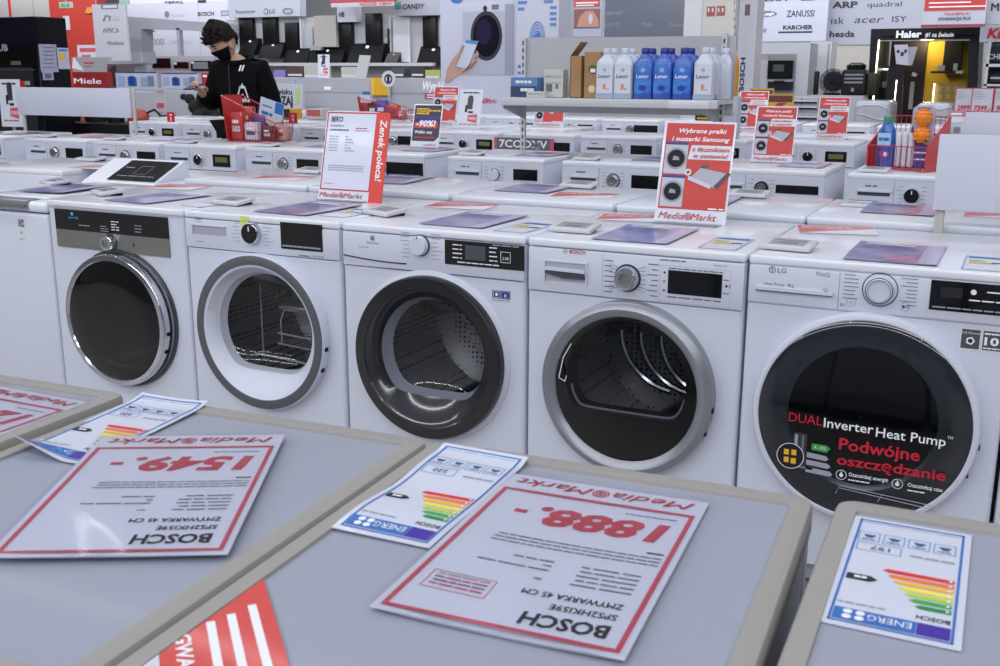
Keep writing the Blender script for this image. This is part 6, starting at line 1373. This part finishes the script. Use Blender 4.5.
f = PF('wall_panel', 'beige recess wall behind the dark coffee machines', 'wall panel', 828, 44.5, 874, 110, 16.5, .2, True, cm('a5a19b')); b = f.B(); f.rect(b, 828, 44.5, 874, 46, cm('77757a')); f.fin(b, 'shade_strip')
f = PF('side_counter', 'grey counter under the dark coffee machines', 'counter', 806, 95.5, 862, 130, 12.5, .45, True, cm('979aa2'))
zc = f.z1
def small(label, name, cat, u, build, Y=12.7):
    p = at(u, 90, Y=Y); t = thing(name, label, cat, (p.x, Y+.1, zc)); build(t); return t
def coffee(t):
    b = B(); b.rbox(-.16, .16, -.12, .2, 0, .34, BLKM, .03, 3); b.obj('housing', t); b = B(); b.lathe(0, .04, [(.13, .34), (.13, .40), (.08, .43), (.001, .435)], BLK, 20); b.obj('bean_hopper', t); b = B(FRONT); 
    for i in range(3): b.box(-.12, .12, .16+.05*i, .185+.05*i, .12, .126, INKG)
    b.box(-.02, .02, .05, .1, .12, .16, CHR); b.obj('spout', t); b = B(); b.rbox(.17, .30, -.1, .16, 0, .30, cm('23251f', .4), .02); b.obj('water_tank', t)
def fan(t):
    b = B(); b.lathe(0, 0, [(.12, 0), (.13, .02), (.10, .03)], BLKM, 18, True, True); b.obj('base', t); b = B(FRONT)
    for r in (.05, .10, .15, .17): b.tube([(r*math.cos(2*PI*k/20), .18+r*math.sin(2*PI*k/20), .02) for k in range(20)], .006, BLKM, 5, True)
    for k in range(12): b.tube([(0, .18, .02), (.17*math.cos(2*PI*k/12), .18+.17*math.sin(2*PI*k/12), .02)], .004, BLKM, 4)
    b.disc(0, .18, .14, -.02, -.01, cm('2c2c30')); b.obj('grille', t)
small('black bean coffee machine on the side counter', 'coffee_machine', 'coffee machine', 853, coffee); FAN = small('small black desk fan beside the coffee machine', 'desk_fan', 'fan', 831, fan)
p = at(826, 88, Y=12.6); b = B(); b.rbox(0, .06, 0, .1, 0, .32, BLKM, .02); single(b, 'thin_appliance', 'thin black appliance at the left end of the side counter', 'appliance', (p.x-.20, 12.75, zc))
# black portal with yellow interior
YP = 13.0; f = PF('brand_portal', 'black brand portal with a lit yellow interior at the upper right', 'display portal', 867, 27, 981, 130, YP, 1.2, True, DK, skip=True)
PK = cm('141418', .35); P0 = f.p
b = B(FRONT); b.prism([(P0(868, 118)[0], 0), (P0(878, 118)[0]-.02, 0), P0(879, 40), P0(969, 38.5), (P0(970, 118)[0], 0), (P0(979, 118)[0], 0), P0(980, 27), P0(871, 29)], -1.2, 0, PK); b.obj('frame', f.t)
b = f.B(); f.txt(b, 'Haier', 896, 37.5, 922, 31, INKW, .04, w=.006); f.txt(b, '#1 na świecie', 925, 37, 954, 32.5, INKW, .02, .15, w=.006); f.fin(b, 'lettering')
YE_ = cm('c8a018', .6)
b = B(); x0, x1 = P0(879, 80)[0], P0(969, 80)[0]; b.box(x0, x1, 1.12, 1.2, 0, P0(900, 36)[1], YE_); b.box(x0, P0(917, 80)[0], 1.0, 1.12, 0, P0(900, 36)[1], cm('2b2628', .5)); b.box(P0(935, 80)[0], P0(954, 80)[0], 1.0, 1.12, P0(900, 70)[1], P0(900, 36)[1], cm('17171b', .5)); b.box(x0, x1, 0, 1.2, P0(900, 37)[1], P0(900, 36)[1], PK); b.obj('inner_wall', f.t)
EM_ = mat('led_strip', 'fff3e0', .5, emit=5.)
b = f.B(); f.rect(b, 878, 40, 970, 40.8, cm('9a9a98'), 0, .01)
b.prism([P0(878.5, 40), P0(879.8, 40), P0(873.6, 103), P0(872.3, 103)], 0, .01, EM_); f.rect(b, 876, 68.5, 891, 69.8, EM_, -.6, -.58); f.fin(b, 'led_strip')
b = B(FRONT); b.prism([P0(899, 80), P0(899.8, 80), P0(894.5, 131), P0(893.5, 131)], .3, .31, EM_); b.obj('led_strip', f.t)
b = B(FRONT); b.prism([P0(891, 66), P0(906, 66), P0(903, 130), P0(886, 130)], .2, .29, PK); b.obj('front_pillar', f.t)
b = f.B(); f.rect(b, 926, 71, 959, 73.5, PK, -1.0, -.7); f.fin(b, 'shelf'); b = f.B(); f.rect(b, 933, 65, 940, 70.5, FW, -.8, -.75); f.rect(b, 949, 63, 953.5, 70.5, FW, -.8, -.75); f.rect(b, 952, 70.5, 960, 73.5, FW, -.7, -.69); f.fin(b, 'price_sheet')
b = f.B(); f.rect(b, 929, 84, 961, 85, cm('b99a4a'), -.9, -.88); f.rect(b, 929, 85, 961, 105, cm('a88a2c', .5), -.95, -.9)
for i in range(3):
    for j in range(2): f.rect(b, 932+8.5*i, 87+8*j, 937+8.5*i, 92.5+8*j, cm('b7a06a'), -.9, -.88)
f.fin(b, 'panel'); b = f.B(); f.rect(b, 927, 84, 928.3, 106, EM_, -.88, -.86); f.fin(b, 'led_strip')
b = f.B(); b.prism([P0(894.5, 45), P0(908, 44.5), P0(909, 65.5), P0(896.5, 64)], .02, .03, cm('a9aab8')); b.prism([P0(908, 47), P0(918, 46.5), P0(912, 65.5), P0(909, 65)], .01, .02, cm('8f909c')); f.rect(b, 897, 50, 900, 53, INK, .03, .034); f.rect(b, 901, 52, 904, 56, INK, .03, .034); f.rect(b, 904.5, 49.5, 907, 53, INK, .03, .034); f.fin(b, 'hanging_sheet')
b = f.B()
for i, v in enumerate((51, 55, 60)): f.txt(b, ('Poznaj', 'smart', 'dom')[i], 887, v, 893, v-2.6, INKW, .02, w=-.98)
f.fin(b, 'slogan')
b = f.B(); f.rect(b, 877, 82, 889, 96, cm('7f8088'), -.6, -.5); f.rect(b, 876, 88, 882, 103, cm('141417'), -.5, -.3); f.fin(b, 'appliance')
b = f.B(); f.rect(b, 906, 82, 910, 110, cm('8a857a'), -.5, -.4); b.prism([P0(909, 72), P0(914, 74), P0(912, 77), P0(908, 76)], -.5, -.45, FW); f.fin(b, 'leaflet_stand')
L = bpy.data.lights.new('portal_lamp', 'POINT'); L.energy = 60; L.color = (1, .82, .45); L.shadow_soft_size = .1; o = bpy.data.objects.new('portal_lamp', L); COL.objects.link(o); o.location = (f.x0+P0(920, 60)[0], YP+.75, P0(920, 60)[1]+.3)
# upper right banners
f = PF('red_banner', 'white and red overhead banner in the upper right corner', 'banner', 923.5, -30, 988, 24.5, 12.0, .06, False, cm('b3b5c3')); b = f.B(); f.rect(b, 926, -30, 987, 10.5, cm('b93a34')); f.rect(b, 929, 2, 971, 3.2, INKW, .003, .006); f.rect(b, 929, 6, 986, 7.2, INKW, .003, .006); logo(b, f.p(944, 15.5)[0], f.p(944, 15.5)[1], f.p(944, 12.6)[1]-f.p(944, 15.5)[1], REDT, f.p(970, 14)[0]-f.p(944, 14)[0], .005); f.txt(b, 'GWARANCJA PLUS', 938, 20.5, 971, 17.5, INK, .03, .15); f.fin(b, 'print'); b = B(); b.box(0, f.w, .01, .05, f.z0-.03, f.z0, cm('9d3a44')); b.obj('bottom_rail', f.t)
f = PF('brand_banner', 'pale banner with a large dark letter at the top right corner', 'banner', 988, -20, 1040, 24, 12.2, .06, False, cm('a9abb8')); b = f.B(); f.txt(b, 'MIELE', 991, 11, 1020, 3, INK, .04); f.fin(b, 'lettering'); b = B(); b.box(.1, .13, .01, .05, f.z1, 5, FG); b.obj('hanger', f.t)
f = PF('kitchen_fascia', 'pale fascia with bold red lettering at the right edge', 'fascia', 980, 25.5, 1060, 42, 12.8, .3, False, cm('abadba')); b = f.B(); f.txt(b, 'Kuchnie', 986.5, 38, 1040, 28.5, REDT, .04, .2); f.fin(b, 'lettering')
f = PF('goods_shelf', 'grey store shelf with dark boxes at the right edge', 'shelf', 985, 42, 1060, 125, 12.9, .6, True, cm('8f9096')); b = f.B(); f.rect(b, 985, 45, 1050, 120, cm('4f4f54'), 0, .01); f.rect(b, 985, 64, 1060, 67, cm('a9aab0'), 0, .4); f.rect(b, 985, 84, 1060, 86, cm('a9aab0'), 0, .4); f.rect(b, 985, 42, 988, 125, cm('a3a5a9'), 0, .4); f.fin(b, 'shelf_board')
g = PF('dark_box', 'dark box with pale lettering on the upper shelf at the right edge', 'box', 989.5, 46, 1030, 62.5, 12.58, .26, False, cm('16181c')); b = g.B(); g.txt(b, 'CHEF', 988, 59, 1006, 54, INKL, .03); g.fin(b, 'lettering')
g = PF('dark_box', 'dark box on the second shelf at the right edge', 'box', 989.5, 75, 1030, 82.5, 12.6, .28, False, cm('26262a')); b = g.B(); g.rect(b, 990, 77, 1000, 79, INKL); g.fin(b, 'lettering')
# price cards at the right
def pcard(label, u0, v0, u1, v1, Y, price, g='white price cards on the machines at the right'):
    f = PF('price_card', label, 'price card', u0, v0, u1, v1, Y, .01, False, cm('b9b9c6'), g, skip=True); b = f.B(); f.rect(b, u0, v0, u1, v1, cm('b9b9c6'), -.005, 0); z = .002
    for a in ((u0, v0, u1, v0+.8), (u0, v1-.8, u1, v1), (u0, v0, u0+.8, v1), (u1-.8, v0, u1, v1)): f.rect(b, *a, PINKR, 0, z)
    for k in range(4): f.rect(b, u0+2, v0+3+2.4*k, u0+(u1-u0)*(.5+.1*(k % 3)), v0+3.8+2.4*k, INKL, 0, z)
    f.txt(b, price, u0+2, v1-1.6, u1-2, v1-6.5, REDT, .03, .1, w=z+.001); f.fin(b, 'card'); b = B(); b.box(f.w/2-.01, f.w/2+.01, .006, .02, .85, f.z0, FG); b.obj('post', f.t)
pcard('white price card reading 2999, left of the 7399 card', 955, 88, 972, 111.5, 6.98, '2999'); pcard('white price card reading 7399, right of the 2999 card', 971.5, 88, 993, 112, 6.95, '7399.-'); pcard('white price card cut off by the right edge', 994, 88, 1012, 112, 6.95, '999')
g = PF('flyer', 'crumpled red and white flyer below the two price cards', 'flyer', 949, 111, 966, 119, 6.9, .02, False, cm('b07a80')); b = g.B(); g.rect(b, 951, 113, 962, 115, INKW); g.fin(b, 'print'); b = B(); b.box(.02, .04, .0, .02, .85, g.z0, FG); b.obj('post', g.t)
# stacked and wrapped appliances between portal and rows
WRAP = mat('film_wrap', 'a4a8b0', .25, coat=.6, noise=.25, scale=7)
def wrapped(label, u0, v0, u1, v1, Y):
    x0, x1, z0, z1 = span(u0, v0, u1, v1, Y); w = x1-x0
    t = thing('wrapped_appliance', label, 'appliance', (x0, Y, 0), 0, 'film-wrapped appliances at the right'); b = B(); b.rbox(0, w, 0, .65, .02, z1, WRAP, .05, 4); R_ = random.Random(int(u0))
    for k in range(7): zz = z1-.06-.09*k; b.tube([(0.02, -.004, zz+R_.uniform(-.03, .03)), (w*.3, -.008, zz+R_.uniform(-.03, .03)), (w*.7, -.008, zz+R_.uniform(-.04, .04)), (w-.02, -.004, zz+R_.uniform(-.03, .03))], .006, mat('film_fold', 'b9bdc6', .2, coat=.6), 5)
    b.obj('body', t)
wrapped('tall film-wrapped white appliance just left of the black portal pillar', 853, 101, 889, 136, 8.6)
wrapped('tall film-wrapped white appliance right of the black portal pillar', 915, 103, 950, 140, 8.6)
for i, (u0, v0, u1, v1) in enumerate(((787, 97.5, 818, 112), (788, 112.3, 818, 130))):
    f = PF('stacked_appliance', ('white stacked appliance with dark slots, top one left of the right-hand red poster', 'white appliance at the foot of the stack left of the right-hand red poster')[i], 'appliance', u0, v0, u1, v1, 8.8, .5, i != 0, cm('9fa3ac'))
    b = f.B()
    if i == 0: f.rect(b, 801, 98, 802, 111, INKG)
    for v in ((v0+3, v0+9) if i == 0 else (v0+4,)): f.rect(b, u0+1, v, u1-1, v+1, cm('d0d2d6'), 0, .02); f.rect(b, u0+1, v+1.5, u1-1, v+2.7, cm('2a2b30'), 0, .02)
    f.fin(b, 'handle_slot')
g = PF('appliance', 'small white appliance left of the rear blank board', 'appliance', 944, 119, 965, 134, 5.65, .5, True, cm('b4b6bf'), r=.02); b = g.B(); g.rect(b, 953.5, 127, 960, 133, cm('74767e')); g.rect(b, 947, 128, 951, 132, INKL); g.fin(b, 'control_panel')
b = B(); b.rbox(-.09, .09, -.05, .05, 0, .03, cm('1a1a1c', .3), .01); p = at(912, 107, Y=8.2); 
# yellow-black promo stacks behind the red posters
def p_yel(b, w, h): b.quad(0, w, 0, h, .0008, cm('b8942e')); b.quad(0, w, h*.3, h*.5, .0014, cm('2c261c')); b.quad(w*.05, w*.95, h*.72, h*.95, .0014, cm('5a2326')); b.quad(w*.05, w*.6, h*.08, h*.22, .0014, YEL); b.flat([(w*.3, h*.5), (w*.5, h*.5), (w*.8, h*.7), (w*.5, h*.7)], .0018, cm('8c3a2c'))
for u, Y, w, h, l in ((762, 7.0, .27, .245, 'yellow and black poster behind the medium red poster'), (748, 7.2, .22, .29, 'small red-topped yellow poster at the far end behind the medium red poster')):
    p = at(u, 115, Y=Y); stand(l, p.x, Y, .85, 0, .02, p_yel, (w, h))
p = at(695, 120.5, Y=6.84); b = B(FRONT); b.box(0, .30, 0, .05, -.01, .0, cm('2b2417')); b.box(0.02, .28, .012, .03, 0, .002, cm('b78f1f')); single(b, 'strip_sign', 'black and yellow strip sign under the right end of the bottle shelf', 'sign', (p.x, 6.84, p.z))
# ============================================================ ceiling lights
LF = mat('tube_white', 'f4f7ff', .5, emit=8.)
HOUS = mat('lamp_housing', 'b9bac0', .5)
for Y, x0, x1, pw, tilt in ((-9.5, -9, 9, 1.3, .35), (-6.5, -9, 9, 1.3, .35), (-3.6, -9, 9, 1.0, .3), (-.6, -9, 9, .8, .3), (2.4, -9, 9, .8, .4), (5.4, -12, 9, 1.3, .6), (8.4, -15, 9.5, 1.35, .65), (11.6, -20, 10, 1.5, .65), (15, -23, 11, 1.5, .6), (18.4, -25, 11, 1.5, .6)):
    t = thing('ceiling_light', 'long strip light on the ceiling', 'ceiling light', ((x0+x1)/2, Y, 4.25), 0, 'strip lights on the ceiling'); w = (x1-x0)/2
    b = B(RX(tilt)); b.rbox(-w, w, -.10, .10, .0, .09, HOUS, .01); b.obj('housing', t)
    b = B()
    for k in range(4): xx = -w+.3+k*(2*w-.6)/3; b.box(xx-.01, xx+.01, -.01, .01, .06, .75, HOUS)
    b.obj('suspension', t)
    L = bpy.data.lights.new('strip', 'AREA'); L.shape = 'RECTANGLE'; L.size = 2*w; L.size_y = .18; L.energy = 14*2*w*POWER*pw; L.color = (.93, .95, 1.0)
    o = bpy.data.objects.new('strip', L); COL.objects.link(o); o.location = ((x0+x1)/2, Y+.01*math.sin(tilt), 4.25-.012*math.cos(tilt)); o.rotation_euler = (tilt, 0, 0)
# even ambient fill added as world light, entering where no front wall stands
wd = bpy.data.worlds.new('store_ambience'); SC.world = wd; wd.use_nodes = True
bg = wd.node_tree.nodes['Background']; bg.inputs['Color'].default_value = (.86, .90, 1, 1); bg.inputs['Strength'].default_value = AMB

# ============================================================ camera
cd = bpy.data.cameras.new('camera'); co = bpy.data.objects.new('camera', cd); COL.objects.link(co)
r_, u_, f_ = AX
m = Matrix(((r_.x, u_.x, -f_.x, CAM.x), (r_.y, u_.y, -f_.y, CAM.y), (r_.z, u_.z, -f_.z, CAM.z), (0, 0, 0, 1))); co.matrix_world = m
cd.sensor_width = 36; cd.lens = FPX*36/1000; cd.clip_start = .02; cd.clip_end = 100
cd.dof.use_dof = True; cd.dof.focus_distance = 3.3; cd.dof.aperture_fstop = 16
SC.camera = co
SC.view_settings.view_transform = 'Standard'; SC.view_settings.look = 'None'; SC.view_settings.exposure = EXPO; SC.view_settings.gamma = 1; SC.view_settings.use_curve_mapping = False
SC.cycles.use_denoising = True; SC.cycles.max_bounces = 6; SC.cycles.transparent_max_bounces = 12
